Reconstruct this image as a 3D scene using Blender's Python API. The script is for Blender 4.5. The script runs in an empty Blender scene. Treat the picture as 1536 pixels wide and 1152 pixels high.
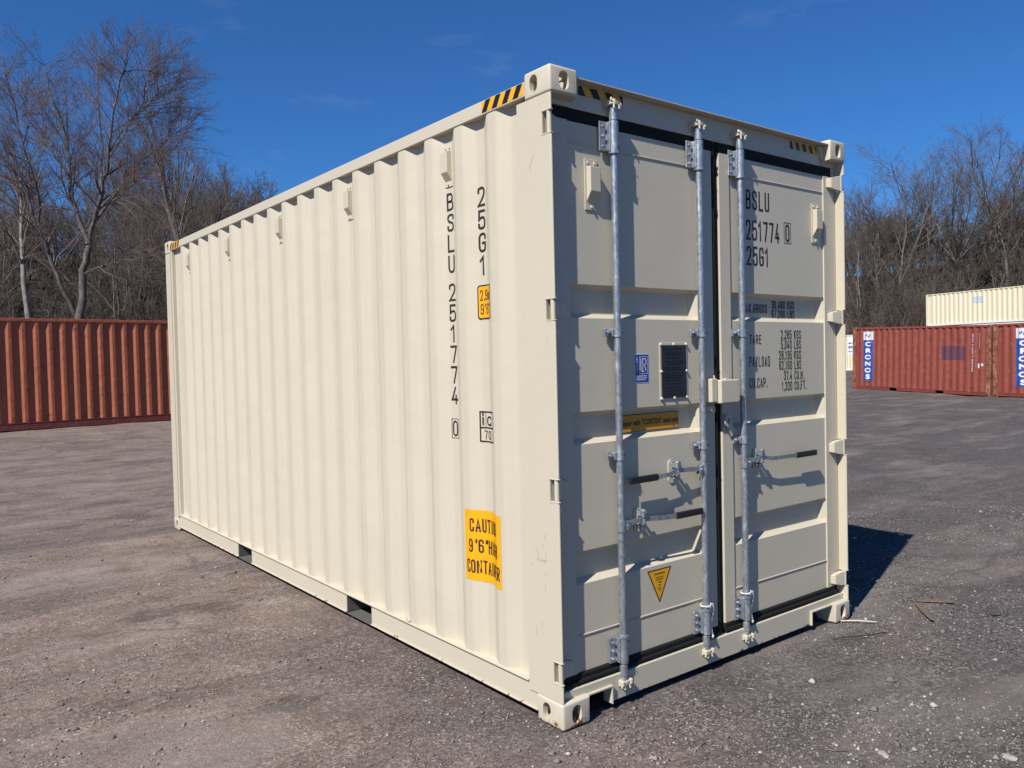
import bpy, bmesh, math, random
import numpy as np
from mathutils import Vector, Matrix, Euler

scene = bpy.context.scene
COL = scene.collection
rad = math.radians

# ------------------------------------------------------------------ camera
cam = bpy.data.objects.new('camera', bpy.data.cameras.new('camera'))
COL.objects.link(cam)
cam.location = (-2.2889, -2.6401, 1.6299)
cam.rotation_euler = (1.5421, 0.0229, -0.6605)
cam.data.sensor_width = 36.0
cam.data.lens = 1213.5 / 1536 * 36.0
cam.data.clip_start = 0.05
cam.data.clip_end = 3000
scene.camera = cam

# ------------------------------------------------------------------ sky + sun
SUN = Vector((-2.6, -0.86, 2.9)).normalized()          # towards the sun
ELEV = math.asin(SUN.z)
ROT = math.atan2(SUN.x, SUN.y)
world = bpy.data.worlds.new('World'); scene.world = world
world.use_nodes = True
nt = world.node_tree; N = nt.nodes; L = nt.links
bg = N['Background']; bg.inputs[1].default_value = 0.05
sky = N.new('ShaderNodeTexSky'); sky.sky_type = 'NISHITA'
sky.sun_disc = False
sky.sun_elevation = ELEV; sky.sun_rotation = ROT
sky.air_density = 1.0; sky.dust_density = 0.0; sky.ozone_density = 3.0; sky.altitude = 200
hs = N.new('ShaderNodeMixRGB'); hs.blend_type = 'MULTIPLY'; hs.inputs[0].default_value = 1.0
hs.inputs[2].default_value = (0.37, 0.86, 1.45, 1)      # deep clear spring blue
L.new(sky.outputs[0], hs.inputs[1])
# thin wisps of cirrus, placed by direction in the sky
tc = N.new('ShaderNodeTexCoord')
mp = N.new('ShaderNodeMapping'); mp.inputs['Scale'].default_value = (3.0, 3.0, 11.0)
mp.inputs['Rotation'].default_value = (0.0, 0.25, 0.3)
cn = N.new('ShaderNodeTexNoise'); cn.inputs['Scale'].default_value = 1.6
cn.inputs['Detail'].default_value = 8; cn.inputs['Roughness'].default_value = 0.62
cr = N.new('ShaderNodeValToRGB')
cr.color_ramp.elements[0].position = 0.57; cr.color_ramp.elements[0].color = (0, 0, 0, 1)
cr.color_ramp.elements[1].position = 0.85; cr.color_ramp.elements[1].color = (0.20, 0.20, 0.20, 1)
cm = N.new('ShaderNodeMixRGB'); cm.inputs[2].default_value = (6.0, 7.0, 8.5, 1)
L.new(tc.outputs['Generated'], mp.inputs[0]); L.new(mp.outputs[0], cn.inputs['Vector'])
L.new(cn.outputs['Fac'], cr.inputs[0]); L.new(cr.outputs[0], cm.inputs[0])
L.new(hs.outputs[0], cm.inputs[1]); L.new(cm.outputs[0], bg.inputs[0])

sl = bpy.data.lights.new('sun', 'SUN'); sl.energy = 5.0; sl.angle = rad(0.5)
sl.color = (1.0, 0.955, 0.87)
so = bpy.data.objects.new('sun', sl); COL.objects.link(so)
so.rotation_euler = SUN.to_track_quat('Z', 'Y').to_euler()
so.location = (-20, -8, 25)

scene.view_settings.view_transform = 'Standard'
scene.view_settings.look = 'None'
scene.view_settings.exposure = 0.55
scene.view_settings.gamma = 1.0
K_ALB = 0.8        # overall paint and soil albedo level for this exposure
scene.view_settings.use_curve_mapping = False

random.seed(7)
rng = np.random.default_rng(7)

# ------------------------------------------------------------------ helpers
def tag(o, label=None, cat=None, group=None, kind=None):
    if label: o['label'] = label
    if cat: o['category'] = cat
    if group: o['group'] = group
    if kind: o['kind'] = kind
    return o

def empty(name, loc=(0, 0, 0), rot=(0, 0, 0)):
    o = bpy.data.objects.new(name, None); COL.objects.link(o)
    o.location = loc; o.rotation_euler = rot; o.empty_display_size = 0.3
    return o

def weighted(o):
    md = o.modifiers.new('weighted_normal', 'WEIGHTED_NORMAL'); md.keep_sharp = True; md.weight = 100; md.mode = 'FACE_AREA'

class MB:
    """collects shapes into one mesh"""
    def __init__(s):
        s.bm = bmesh.new()
    def box(s, a, b, bev=0.0, seg=2, mi=0):
        t = bmesh.new()
        vs = [t.verts.new((x, y, z)) for x in (a[0], b[0]) for y in (a[1], b[1]) for z in (a[2], b[2])]
        for f in ((0,1,3,2),(4,6,7,5),(0,4,5,1),(2,3,7,6),(0,2,6,4),(1,5,7,3)):
            t.faces.new([vs[i] for i in f])
        bmesh.ops.recalc_face_normals(t, faces=t.faces)
        if bev > 0:
            bmesh.ops.bevel(t, geom=list(t.edges), offset=bev, segments=seg, affect='EDGES', profile=0.5)
        return s.merge(t, mi)
    def merge(s, t, mi=0, smooth=None):
        m = {}
        for v in t.verts: m[v] = s.bm.verts.new(v.co)
        for f in t.faces:
            try:
                g = s.bm.faces.new([m[v] for v in f.verts]); g.material_index = mi or f.material_index
                g.smooth = f.smooth if smooth is None else smooth
            except ValueError: pass
        t.free(); return s
    def prism(s, pts, axis, a, b, bev=0.0, seg=2, mi=0):
        """extrude a 2-D polygon along axis from a to b; pts are in the other two axes, in xyz order"""
        t = bmesh.new()
        def P(p, h):
            q = list(p); q.insert(axis, h); return q
        v0 = [t.verts.new(P(p, a)) for p in pts]; v1 = [t.verts.new(P(p, b)) for p in pts]
        n = len(pts)
        t.faces.new(v0); t.faces.new(v1)
        for i in range(n): t.faces.new((v0[i], v0[(i+1) % n], v1[(i+1) % n], v1[i]))
        bmesh.ops.recalc_face_normals(t, faces=t.faces)
        if bev > 0: bmesh.ops.bevel(t, geom=list(t.edges), offset=bev, segments=seg, affect='EDGES', profile=0.5)
        return s.merge(t, mi)
    def tube(s, pts, r, n=12, caps=True, mi=0, smooth=True):
        pts = [Vector(p) for p in pts]
        rs = r if isinstance(r, (list, tuple)) else [r]*len(pts)
        rings = []
        ref = None
        for i, p in enumerate(pts):
            d = (pts[min(i+1, len(pts)-1)] - pts[max(i-1, 0)]).normalized()
            if ref is None:
                ref = Vector((0, 0, 1)) if abs(d.z) < 0.9 else Vector((1, 0, 0))
            u = d.cross(ref).normalized(); w = u.cross(d).normalized(); ref = w
            rings.append([s.bm.verts.new(p + (u*math.cos(2*math.pi*k/n) + w*math.sin(2*math.pi*k/n))*rs[i]) for k in range(n)])
        for a, b in zip(rings, rings[1:]):
            for k in range(n):
                f = s.bm.faces.new((a[k], a[(k+1) % n], b[(k+1) % n], b[k])); f.smooth = smooth; f.material_index = mi
        if caps:
            for ring, flip in ((rings[0], 1), (rings[-1], 0)):
                c = [s.bm.verts.new(v.co) for v in ring]
                f = s.bm.faces.new(c[::-1] if flip else c); f.material_index = mi
        return s
    def blob(s, c, r, sub=1, jit=0.15, seed=0, mi=0):
        t = bmesh.new(); bmesh.ops.create_icosphere(t, subdivisions=sub, radius=1)
        rr = random.Random(seed)
        for v in t.verts:
            k = 1 + rr.uniform(-jit, jit)
            v.co = Vector((v.co.x*r[0]*k, v.co.y*r[1]*k, v.co.z*r[2]*k)) + Vector(c)
        return s.merge(t, mi)
    def quad(s, pts, mi=0):
        f = s.bm.faces.new([s.bm.verts.new(p) for p in pts]); f.material_index = mi; return s
    def build(s, name, mat, parent=None, recalc=False, smooth_angle=None):
        if recalc: bmesh.ops.recalc_face_normals(s.bm, faces=s.bm.faces)
        me = bpy.data.meshes.new(name); s.bm.to_mesh(me); s.bm.free()
        for m in (mat if isinstance(mat, (list, tuple)) else [mat]): me.materials.append(m)
        o = bpy.data.objects.new(name, me); COL.objects.link(o)
        if parent: o.parent = parent
        if smooth_angle:
            for p in me.polygons: p.use_smooth = True
            me.set_sharp_from_angle(angle=rad(smooth_angle))
            weighted(o)
        return o

def mesh_np(name, verts, faces, mat, parent=None, smooth=False):
    """verts (n,3), faces (m,k) with constant k"""
    me = bpy.data.meshes.new(name)
    k = faces.shape[1]
    me.vertices.add(len(verts)); me.vertices.foreach_set('co', np.asarray(verts, np.float32).ravel())
    me.loops.add(faces.size); me.loops.foreach_set('vertex_index', faces.astype(np.int32).ravel())
    me.polygons.add(len(faces)); me.polygons.foreach_set('loop_start', (np.arange(len(faces))*k).astype(np.int32))
    me.polygons.foreach_set('loop_total', np.full(len(faces), k, np.int32))
    if smooth: me.polygons.foreach_set('use_smooth', np.ones(len(faces), bool))
    me.update(calc_edges=True)
    me.materials.append(mat)
    o = bpy.data.objects.new(name, me); COL.objects.link(o)
    if parent: o.parent = parent
    return o

# ------------------------------------------------------------------ materials
def new_mat(name):
    m = bpy.data.materials.new(name); m.use_nodes = True
    t = m.node_tree
    return m, t.nodes, t.links, t.nodes['Principled BSDF']

def noise(N, L, scale, detail=4, rough=0.55, vec=None, dim='3D'):
    n = N.new('ShaderNodeTexNoise'); n.inputs['Scale'].default_value = scale
    n.inputs['Detail'].default_value = detail; n.inputs['Roughness'].default_value = rough
    if vec is not None: L.new(vec, n.inputs['Vector'])
    return n
def ramp(N, L, src, stops):
    r = N.new('ShaderNodeValToRGB'); e = r.color_ramp.elements
    while len(e) < len(stops): e.new(0.5)
    for i, (p, c) in enumerate(stops):
        e[i].position = p; e[i].color = (*c, 1) if isinstance(c, tuple) else (c, c, c, 1)
    L.new(src, r.inputs[0]); return r
def mix(N, L, fac, a, b, mode='MIX'):
    m = N.new('ShaderNodeMixRGB'); m.blend_type = mode
    for i, v in ((0, fac), (1, a), (2, b)):
        if isinstance(v, (int, float)): m.inputs[i].default_value = v
        elif isinstance(v, tuple): m.inputs[i].default_value = (*v, 1)
        else: L.new(v, m.inputs[i])
    return m.outputs[0]
def mapping(N, L, scale=(1, 1, 1), loc=(0, 0, 0)):
    c = N.new('ShaderNodeTexCoord'); m = N.new('ShaderNodeMapping')
    m.inputs['Scale'].default_value = scale; m.inputs['Location'].default_value = loc
    L.new(c.outputs['Object'], m.inputs[0]); return m.outputs[0]
def bump(N, L, B, h, strength=0.2, dist=0.01):
    b = N.new('ShaderNodeBump'); b.inputs['Strength'].default_value = strength; b.inputs['Distance'].default_value = dist
    L.new(h, b.inputs['Height']); L.new(b.outputs[0], B.inputs['Normal']); return b

def paint(name, col, rough=0.45, dirt=0.06, chip=0.0, rustcol=(0.16, 0.06, 0.025), lowrust=0.0, lowmin=0.0, streak=0.0, spec=0.5, wave=0.0):
    m, N, L, B = new_mat(name)
    v = mapping(N, L)
    n1 = noise(N, L, 1.7, 5, 0.6, v)
    c = mix(N, L, n1.outputs['Fac'], tuple(x*(1-dirt) for x in col), tuple(min(1, x*(1+dirt)) for x in col))
    vs = mapping(N, L, (14, 14, 0.9))
    n2 = noise(N, L, 2.0, 5, 0.6, vs)
    r2 = ramp(N, L, n2.outputs['Fac'], [(0.45, 0.0), (0.8, 1.0)])
    if streak > 0:
        mm = N.new('ShaderNodeMath'); mm.operation = 'MULTIPLY'; mm.inputs[1].default_value = streak
        L.new(r2.outputs[0], mm.inputs[0])
        c = mix(N, L, mm.outputs[0], c, tuple(x*0.62 for x in col))
    if chip > 0:
        n3 = noise(N, L, 9.0, 9, 0.72, v)
        r3 = ramp(N, L, n3.outputs['Fac'], [(0.72 - chip, 0.0), (0.735 - chip, 1.0)])
        c = mix(N, L, r3.outputs[0], c, rustcol)
    if lowrust > 0:        # scraped and rusted along the lowest few centimetres
        tcx = N.new('ShaderNodeTexCoord'); sp = N.new('ShaderNodeSeparateXYZ')
        L.new(tcx.outputs['Object'], sp.inputs[0])
        mr = N.new('ShaderNodeMapRange'); mr.inputs['From Min'].default_value = lowmin
        mr.inputs['From Max'].default_value = lowrust; mr.inputs['To Min'].default_value = 0.17; mr.inputs['To Max'].default_value = -0.12
        L.new(sp.outputs['Z'], mr.inputs['Value'])
        n4 = noise(N, L, 16.0, 8, 0.7, v)
        ad = N.new('ShaderNodeMath'); ad.operation = 'ADD'
        L.new(n4.outputs['Fac'], ad.inputs[0]); L.new(mr.outputs[0], ad.inputs[1])
        r4 = ramp(N, L, ad.outputs[0], [(0.64, 0.0), (0.67, 1.0)])
        n5 = noise(N, L, 60, 4, 0.6, v)
        rc = ramp(N, L, n5.outputs['Fac'], [(0.3, (0.06, 0.03, 0.02)), (0.7, (0.30, 0.12, 0.045))])
        c = mix(N, L, r4.outputs[0], c, rc.outputs[0])
    L.new(c, B.inputs['Base Color'])
    rr = ramp(N, L, n1.outputs['Fac'], [(0.2, rough*0.85), (0.8, min(1, rough*1.2))])
    L.new(rr.outputs[0], B.inputs['Roughness'])
    B.inputs['Specular IOR Level'].default_value = spec
    nb = noise(N, L, 260, 2, 0.5, v)
    if wave > 0:
        nw = noise(N, L, 3.2, 2, 0.5, v)
        ad2 = N.new('ShaderNodeMath'); ad2.operation = 'MULTIPLY_ADD'; ad2.inputs[1].default_value = wave
        L.new(nw.outputs['Fac'], ad2.inputs[0]); 
        ml = N.new('ShaderNodeMath'); ml.operation = 'MULTIPLY'; ml.inputs[1].default_value = 0.03
        L.new(nb.outputs['Fac'], ml.inputs[0]); L.new(ml.outputs[0], ad2.inputs[2])
        bump(N, L, B, ad2.outputs[0], 0.6, 0.012)
    else:
        bump(N, L, B, nb.outputs['Fac'], 0.06, 0.002)
    return m

CREAM = (0.580, 0.522, 0.408)
M = {}
M['cream'] = paint('cream_paint', CREAM, 0.42, 0.025, streak=0.02, wave=0.35)
M['cream_wall'] = paint('cream_wall_paint', CREAM, 0.45, 0.035, streak=0.09, wave=1.1)
M['cream_rail'] = paint('cream_rail_paint', CREAM, 0.45, 0.03, lowrust=0.068, lowmin=0.030, streak=0.03)
M['cream_cast'] = paint('cream_casting_paint', CREAM, 0.5, 0.05, lowrust=0.07, wave=0.5)
M['cream_far'] = paint('cream_far_paint', (0.78, 0.70, 0.52), 0.5, 0.06, streak=0.12)
M['white_far'] = paint('white_far_paint', (0.85, 0.84, 0.80), 0.5, 0.05, streak=0.15)
M['floor'] = paint('underfloor', (0.10, 0.095, 0.09), 0.8, 0.2)

def flat(name, col, rough=0.5, metal=0.0, var=0.1, scale=20):
    m, N, L, B = new_mat(name)
    v = mapping(N, L)
    n = noise(N, L, scale, 4, 0.6, v)
    c = mix(N, L, n.outputs['Fac'], tuple(x*(1-var) for x in col), tuple(min(1, x*(1+var)) for x in col))
    L.new(c, B.inputs['Base Color']); B.inputs['Roughness'].default_value = rough; B.inputs['Metallic'].default_value = metal
    return m
M['rubber'] = flat('black_rubber', (0.012, 0.012, 0.012), 0.55, var=0.3)
for _m in (M['rubber'],): _m.node_tree.nodes['Principled BSDF'].inputs['Specular IOR Level'].default_value = 0.2; _m.node_tree.nodes['Principled BSDF'].inputs['Roughness'].default_value = 0.75
M['grip'] = flat('black_grip', (0.012, 0.012, 0.013), 0.35, var=0.2)
M['ink'] = flat('black_ink', (0.02, 0.018, 0.016), 0.6, var=0.3)
M['ink_brown'] = flat('dark_brown_ink', (0.05, 0.012, 0.01), 0.6)
M['yellow'] = flat('yellow_vinyl', (0.80, 0.405, 0.005), 0.4, var=0.05)
M['orange'] = flat('orange_vinyl', (0.60, 0.27, 0.006), 0.4, var=0.05)
M['black_v'] = flat('black_vinyl', (0.012, 0.011, 0.011), 0.35, var=0.2)
M['blue_v'] = flat('blue_vinyl', (0.012, 0.055, 0.36), 0.4, var=0.08)
M['white_v'] = flat('white_vinyl', (0.82, 0.83, 0.84), 0.45, var=0.05)
M['plate'] = flat('dark_data_plate', (0.030, 0.030, 0.038), 0.3, 0.3, var=0.25, scale=60)
M['plate_text'] = flat('plate_text', (0.004, 0.004, 0.004), 0.5)
M['smudge'] = flat('scuff_mark', (0.30, 0.27, 0.26), 0.7, var=0.3)
M['cord'] = flat('white_cord', (0.62, 0.62, 0.60), 0.8, var=0.15)
M['faded_blue'] = flat('faded_blue_film', (0.105, 0.035, 0.060), 0.7, var=0.3, scale=8)
M['pale_blue'] = flat('pale_blue_film', (0.48, 0.56, 0.62), 0.6, var=0.15, scale=8)

def galv():
    m, N, L, B = new_mat('galvanised_steel')
    v = mapping(N, L, (1, 1, 0.45))
    vo = N.new('ShaderNodeTexVoronoi'); vo.inputs['Scale'].default_value = 130; L.new(v, vo.inputs['Vector'])
    n = noise(N, L, 30, 5, 0.7, v)
    sc_ = N.new('ShaderNodeSeparateColor'); L.new(vo.outputs['Color'], sc_.inputs[0])
    c = mix(N, L, sc_.outputs[0], (0.24, 0.265, 0.295), (0.40, 0.43, 0.465))
    c2 = mix(N, L, ramp(N, L, n.outputs['Fac'], [(0.55, 0.0), (0.68, 0.7)]).outputs[0], c, (0.58, 0.60, 0.62))
    L.new(c2, B.inputs['Base Color']); B.inputs['Metallic'].default_value = 0.72
    r = ramp(N, L, n.outputs['Fac'], [(0.3, 0.34), (0.75, 0.55)]); L.new(r.outputs[0], B.inputs['Roughness'])
    bump(N, L, B, n.outputs['Fac'], 0.25, 0.003)
    return m
M['galv'] = galv()

def red_paint(name, col, wear=0.03):
    m, N, L, B = new_mat(name)
    v = mapping(N, L)
    n1 = noise(N, L, 0.8, 6, 0.65, v)
    c = mix(N, L, n1.outputs['Fac'], tuple(x*0.8 for x in col), tuple(x*1.18 for x in col))
    vs = mapping(N, L, (3.5, 3.5, 0.35))
    n2 = noise(N, L, 2.2, 7, 0.7, vs)
    c = mix(N, L, ramp(N, L, n2.outputs['Fac'], [(0.5, 0.0), (0.75, 0.55)]).outputs[0], c, (0.12, 0.035, 0.02))
    vs2 = mapping(N, L, (6, 6, 1.3), (3, 1, 2))
    n3 = noise(N, L, 2.6, 10, 0.78, vs2)
    c = mix(N, L, ramp(N, L, n3.outputs['Fac'], [(0.655-wear, 0.0), (0.675-wear, 0.8)]).outputs[0], c, (0.42, 0.22, 0.15))
    n4 = noise(N, L, 5, 10, 0.75, v)
    c = mix(N, L, ramp(N, L, n4.outputs['Fac'], [(0.62-wear, 0.0), (0.66-wear, 0.8)]).outputs[0], c, (0.12, 0.04, 0.022))
    L.new(c, B.inputs['Base Color']); B.inputs['Roughness'].default_value = 0.62
    nw = noise(N, L, 2.5, 4, 0.6, v); bump(N, L, B, nw.outputs['Fac'], 0.5, 0.05)
    return m
M['red_left'] = red_paint('oxide_red_paint', (0.43, 0.115, 0.050), 0.02)
M['red_right'] = red_paint('faded_red_paint', (0.255, 0.054, 0.036), 0.055)
M['rusty'] = red_paint('rusty_post_paint', (0.26, 0.095, 0.05), 0.12)
M['red_rail'] = red_paint('red_rail_paint', (0.20, 0.04, 0.03), 0.03)

def worn_film(name, col, under):
    m, N, L, B = new_mat(name)
    v = mapping(N, L, (2.2, 2.2, 0.8)); n = noise(N, L, 3.0, 10, 0.78, v)
    c = mix(N, L, noise(N, L, 1.0, 4, 0.6, v).outputs['Fac'], tuple(x*0.75 for x in col), tuple(min(1, x*1.3) for x in col))
    c = mix(N, L, ramp(N, L, n.outputs['Fac'], [(0.57, 0.0), (0.62, 0.85)]).outputs[0], c, under)
    L.new(c, B.inputs['Base Color']); B.inputs['Roughness'].default_value = 0.6; return m
M['blue_worn'] = worn_film('worn_blue_film', (0.022, 0.070, 0.34), (0.28, 0.20, 0.22))
M['white_worn'] = worn_film('worn_white_film', (0.66, 0.67, 0.68), (0.34, 0.24, 0.24))

# ------------------------------------------------------------------ ground
GP = [(x, y, 0.0) for x in (-3, -1, 0, 1.2, 2.4, 4, 6) for y in (-4, -2, 0, 2, 4, 6, 8)]
GP += [(-8, 3, 0.0), (-8, -5, -0.02), (10, 4, 0.0), (8, -4, -0.03), (14, 6, -0.02), (-5, 9, 0.05), (-0.3, 18.8, .29), (3.4, 19.2, .29), (-6, 17.8, .29), (8, 19.9, .3), (2, 22, .36),
       (3, 12, .08), (29.0, 9.7, -.06), (30.2, 15.5, .11), (27.9, 4, -.12), (31, 12, .03), (26, 11, -.03), (52, 28, .36), (45, 24, .30), (20, 10, -.02), (66, 29, .5), (60, 10, .1), (15, 40, .8), (-10, 40, .7), (-30, 20, .3), (35, 40, .7)]
GP = np.array(GP, float)
def ground_z(x, y):
    x = np.atleast_1d(np.asarray(x, float)); y = np.atleast_1d(np.asarray(y, float))
    out = np.empty(x.size)
    xs, ys = x.ravel(), y.ravel()
    for i in range(0, xs.size, 20000):
        d2 = (xs[i:i+20000, None]-GP[None, :, 0])**2 + (ys[i:i+20000, None]-GP[None, :, 1])**2 + 0.3
        w = d2**-2.0
        out[i:i+20000] = (w*GP[None, :, 2]).sum(1)/w.sum(1)
    return out.reshape(x.shape)
def gz(x, y): return float(ground_z(x, y)[0])

def ground_mat():
    m, N, L, B = new_mat('asphalt_and_dirt')
    v = mapping(N, L)
    # where the worn asphalt shows and where brown dirt lies over it
    big = noise(N, L, 0.33, 6, 0.62, v)
    spx = N.new('ShaderNodeSeparateXYZ'); L.new(v, spx.inputs[0])
    # dirt lies on the open yard beyond and left of the container, asphalt beside its doors
    dx = N.new('ShaderNodeMath'); dx.operation = 'MULTIPLY_ADD'; dx.inputs[1].default_value = -0.14; dx.inputs[2].default_value = 0.0
    L.new(spx.outputs['X'], dx.inputs[0])
    dy = N.new('ShaderNodeMath'); dy.operation = 'MULTIPLY_ADD'; dy.inputs[1].default_value = 0.05
    L.new(spx.outputs['Y'], dy.inputs[0]); L.new(dx.outputs[0], dy.inputs[2])
    cl = N.new('ShaderNodeClamp'); cl.inputs['Min'].default_value = -0.12; cl.inputs['Max'].default_value = 0.19; L.new(dy.outputs[0], cl.inputs[0])
    ad = N.new('ShaderNodeMath'); ad.operation = 'ADD'; L.new(big.outputs['Fac'], ad.inputs[0]); L.new(cl.outputs[0], ad.inputs[1])
    dm = ramp(N, L, ad.outputs[0], [(0.42, 0.0), (0.66, 1.0)])
    n2 = noise(N, L, 2.4, 8, 0.7, v)
    asp = ramp(N, L, n2.outputs['Fac'], [(0.25, (0.066, 0.058, 0.058)), (0.55, (0.104, 0.090, 0.089)), (0.8, (0.146, 0.128, 0.126))])
    drt = ramp(N, L, n2.outputs['Fac'], [(0.25, (0.138, 0.099, 0.079)), (0.5, (0.205, 0.158, 0.133)), (0.75, (0.280, 0.228, 0.200))])
    c = mix(N, L, dm.outputs[0], asp.outputs[0], drt.outputs[0])
    # streaky tracks, far out greyer
    vt = mapping(N, L, (0.16, 1.0, 1))
    trk = noise(N, L, 1.4, 6, 0.65, vt)
    c = mix(N, L, ramp(N, L, trk.outputs['Fac'], [(0.32, 0.65), (0.50, 0.0)]).outputs[0], c, (0.095, 0.083, 0.082))
    bl = noise(N, L, 0.9, 5, 0.6, mapping(N, L, (1, 1, 1), (9, 4, 0)))
    c = mix(N, L, ramp(N, L, bl.outputs['Fac'], [(0.55, 0.0), (0.75, 0.4)]).outputs[0], c, (0.19, 0.145, 0.12))
    # fine aggregate: every chip its own tone, mortar of dirt between
    f1 = noise(N, L, 95, 3, 0.6, v)
    c = mix(N, L, 1.0, c, ramp(N, L, f1.outputs['Fac'], [(0.3, 0.62), (0.5, 1.0), (0.7, 1.35)]).outputs[0], 'MULTIPLY')
    f2 = noise(N, L, 28, 4, 0.65, v)
    c = mix(N, L, 1.0, c, ramp(N, L, f2.outputs['Fac'], [(0.28, 0.70), (0.5, 1.0), (0.72, 1.25)]).outputs[0], 'MULTIPLY')
    wv = N.new('ShaderNodeMixRGB'); wv.blend_type = 'ADD'; wv.inputs[0].default_value = 0.012
    L.new(v, wv.inputs[1]); L.new(noise(N, L, 60, 2, 0.5, v).outputs['Color'], wv.inputs[2])
    vo = N.new('ShaderNodeTexVoronoi'); vo.inputs['Scale'].default_value = 88; L.new(wv.outputs[0], vo.inputs['Vector'])
    sep = N.new('ShaderNodeSeparateColor'); L.new(vo.outputs['Color'], sep.inputs[0])
    chip = ramp(N, L, sep.outputs[2], [(0.0, 0.35), (0.5, 0.85), (0.82, 1.5), (1.0, 2.5)])
    gp = noise(N, L, 1.9, 7, 0.7, mapping(N, L, (1, 1, 1), (2, 8, 0)))
    inv = mix(N, L, 1.0, ramp(N, L, dm.outputs[0], [(0.0, 1.0), (0.6, 0.75), (1.0, 0.55)]).outputs[0], ramp(N, L, gp.outputs['Fac'], [(0.38, 0.25), (0.60, 1.0)]).outputs[0], 'MULTIPLY')
    c = mix(N, L, inv, c, mix(N, L, 1.0, c, chip.outputs[0], 'MULTIPLY'))
    pick = ramp(N, L, sep.outputs[0], [(0.86, 0.0), (0.90, 1.0)])
    dot = ramp(N, L, vo.outputs['Distance'], [(0.30, 1.0), (0.42, 0.0)])
    sp = mix(N, L, 1.0, pick.outputs[0], dot.outputs[0], 'MULTIPLY')
    sp = mix(N, L, 1.0, sp, inv, 'MULTIPLY')
    c = mix(N, L, sp, c, ramp(N, L, sep.outputs[1], [(0, (0.20, 0.18, 0.17)), (1, (0.46, 0.43, 0.41))]).outputs[0])
    # damp or oily dark patches and crumbled rims
    pt = noise(N, L, 1.15, 9, 0.74, mapping(N, L, (0.7, 1.3, 1), (5, 7, 0)))
    c = mix(N, L, ramp(N, L, pt.outputs['Fac'], [(0.565, 0.0), (0.62, 0.6), (0.70, 0.2)]).outputs[0], c, (0.062, 0.052, 0.050))
    pt2 = noise(N, L, 0.55, 10, 0.8, mapping(N, L, (0.5, 1.5, 1), (1, 3, 0)))
    c = mix(N, L, ramp(N, L, pt2.outputs['Fac'], [(0.545, 0.0), (0.575, 0.6), (0.60, 0.0)]).outputs[0], c, (0.065, 0.056, 0.054))
    # dusty pale sweeps, brown mud stains and a few cracks
    ds = noise(N, L, 0.7, 8, 0.66, mapping(N, L, (0.6, 1.6, 1), (11, 2, 0)))
    c = mix(N, L, ramp(N, L, ds.outputs['Fac'], [(0.50, 0.0), (0.68, 0.45)]).outputs[0], c, (0.30, 0.262, 0.242))
    md = noise(N, L, 1.5, 9, 0.72, mapping(N, L, (1, 1.4, 1), (3, 17, 0)))
    c = mix(N, L, ramp(N, L, md.outputs['Fac'], [(0.54, 0.0), (0.66, 0.5)]).outputs[0], c, (0.115, 0.080, 0.062))
    wc = N.new('ShaderNodeMixRGB'); wc.blend_type = 'ADD'; wc.inputs[0].default_value = 0.55
    L.new(v, wc.inputs[1]); L.new(noise(N, L, 1.6, 6, 0.65, v).outputs['Color'], wc.inputs[2])
    vc = N.new('ShaderNodeTexVoronoi'); vc.feature = 'DISTANCE_TO_EDGE'; vc.inputs['Scale'].default_value = 0.42; L.new(wc.outputs[0], vc.inputs['Vector'])
    ck = ramp(N, L, vc.outputs['Distance'], [(0.0, 1.0), (0.0045, 0.8), (0.011, 0.0)])
    ckm = mix(N, L, 1.0, ck.outputs[0], ramp(N, L, ds.outputs['Fac'], [(0.46, 0.0), (0.58, 0.75)]).outputs[0], 'MULTIPLY')
    c = mix(N, L, mix(N, L, 1.0, ckm, (0.7, 0.7, 0.7), 'MULTIPLY'), c, (0.055, 0.047, 0.044))
    L.new(c, B.inputs['Base Color']); B.inputs['Roughness'].default_value = 0.95
    B.inputs['Specular IOR Level'].default_value = 0.25
    h = mix(N, L, 0.5, f1.outputs['Fac'], f2.outputs['Fac'])
    h2 = mix(N, L, 0.35, h, n2.outputs['Fac'])
    h3 = mix(N, L, 0.25, h2, sp)
    h4 = mix(N, L, 0.30, h3, pt.outputs['Fac'])
    bump(N, L, B, h4, 0.85, 0.045)
    return m
M['ground'] = ground_mat()

def build_ground():
    a = np.concatenate([[-600, -400, -250, -150, -100, -70], np.arange(-50, -12, 2.5), np.arange(-12, 16, 0.25), np.arange(16, 46, 1.0), np.arange(46, 80, 3.0), [100, 150, 250, 400, 700, 1000]])
    X, Y = np.meshgrid(a, a, indexing='ij')
    Z = ground_z(X, Y)
    # small unevenness, none below the container
    def wob(s, k): return np.sin(X*s+k)*np.cos(Y*s*0.83+2*k) 
    amp = 0.010*wob(1.7, 1)+0.008*wob(3.1, 2.3)+0.006*wob(5.9, 0.4)
    inside = np.clip(1-np.maximum(np.maximum(-0.5-X, X-2.85), np.maximum(-0.5-Y, Y-6.5))/0.8, 0, 1)
    Z = Z + amp*(1-inside) - 0.004
    n = len(a); V = np.stack([X.ravel(), Y.ravel(), Z.ravel()], 1)
    idx = np.arange(n*n).reshape(n, n)
    F = np.stack([idx[:-1, :-1], idx[1:, :-1], idx[1:, 1:], idx[:-1, 1:]], -1).reshape(-1, 4)
    o = mesh_np('ground', V, F, M['ground'], smooth=True)
    tag(o, kind='structure')
build_ground()

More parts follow.
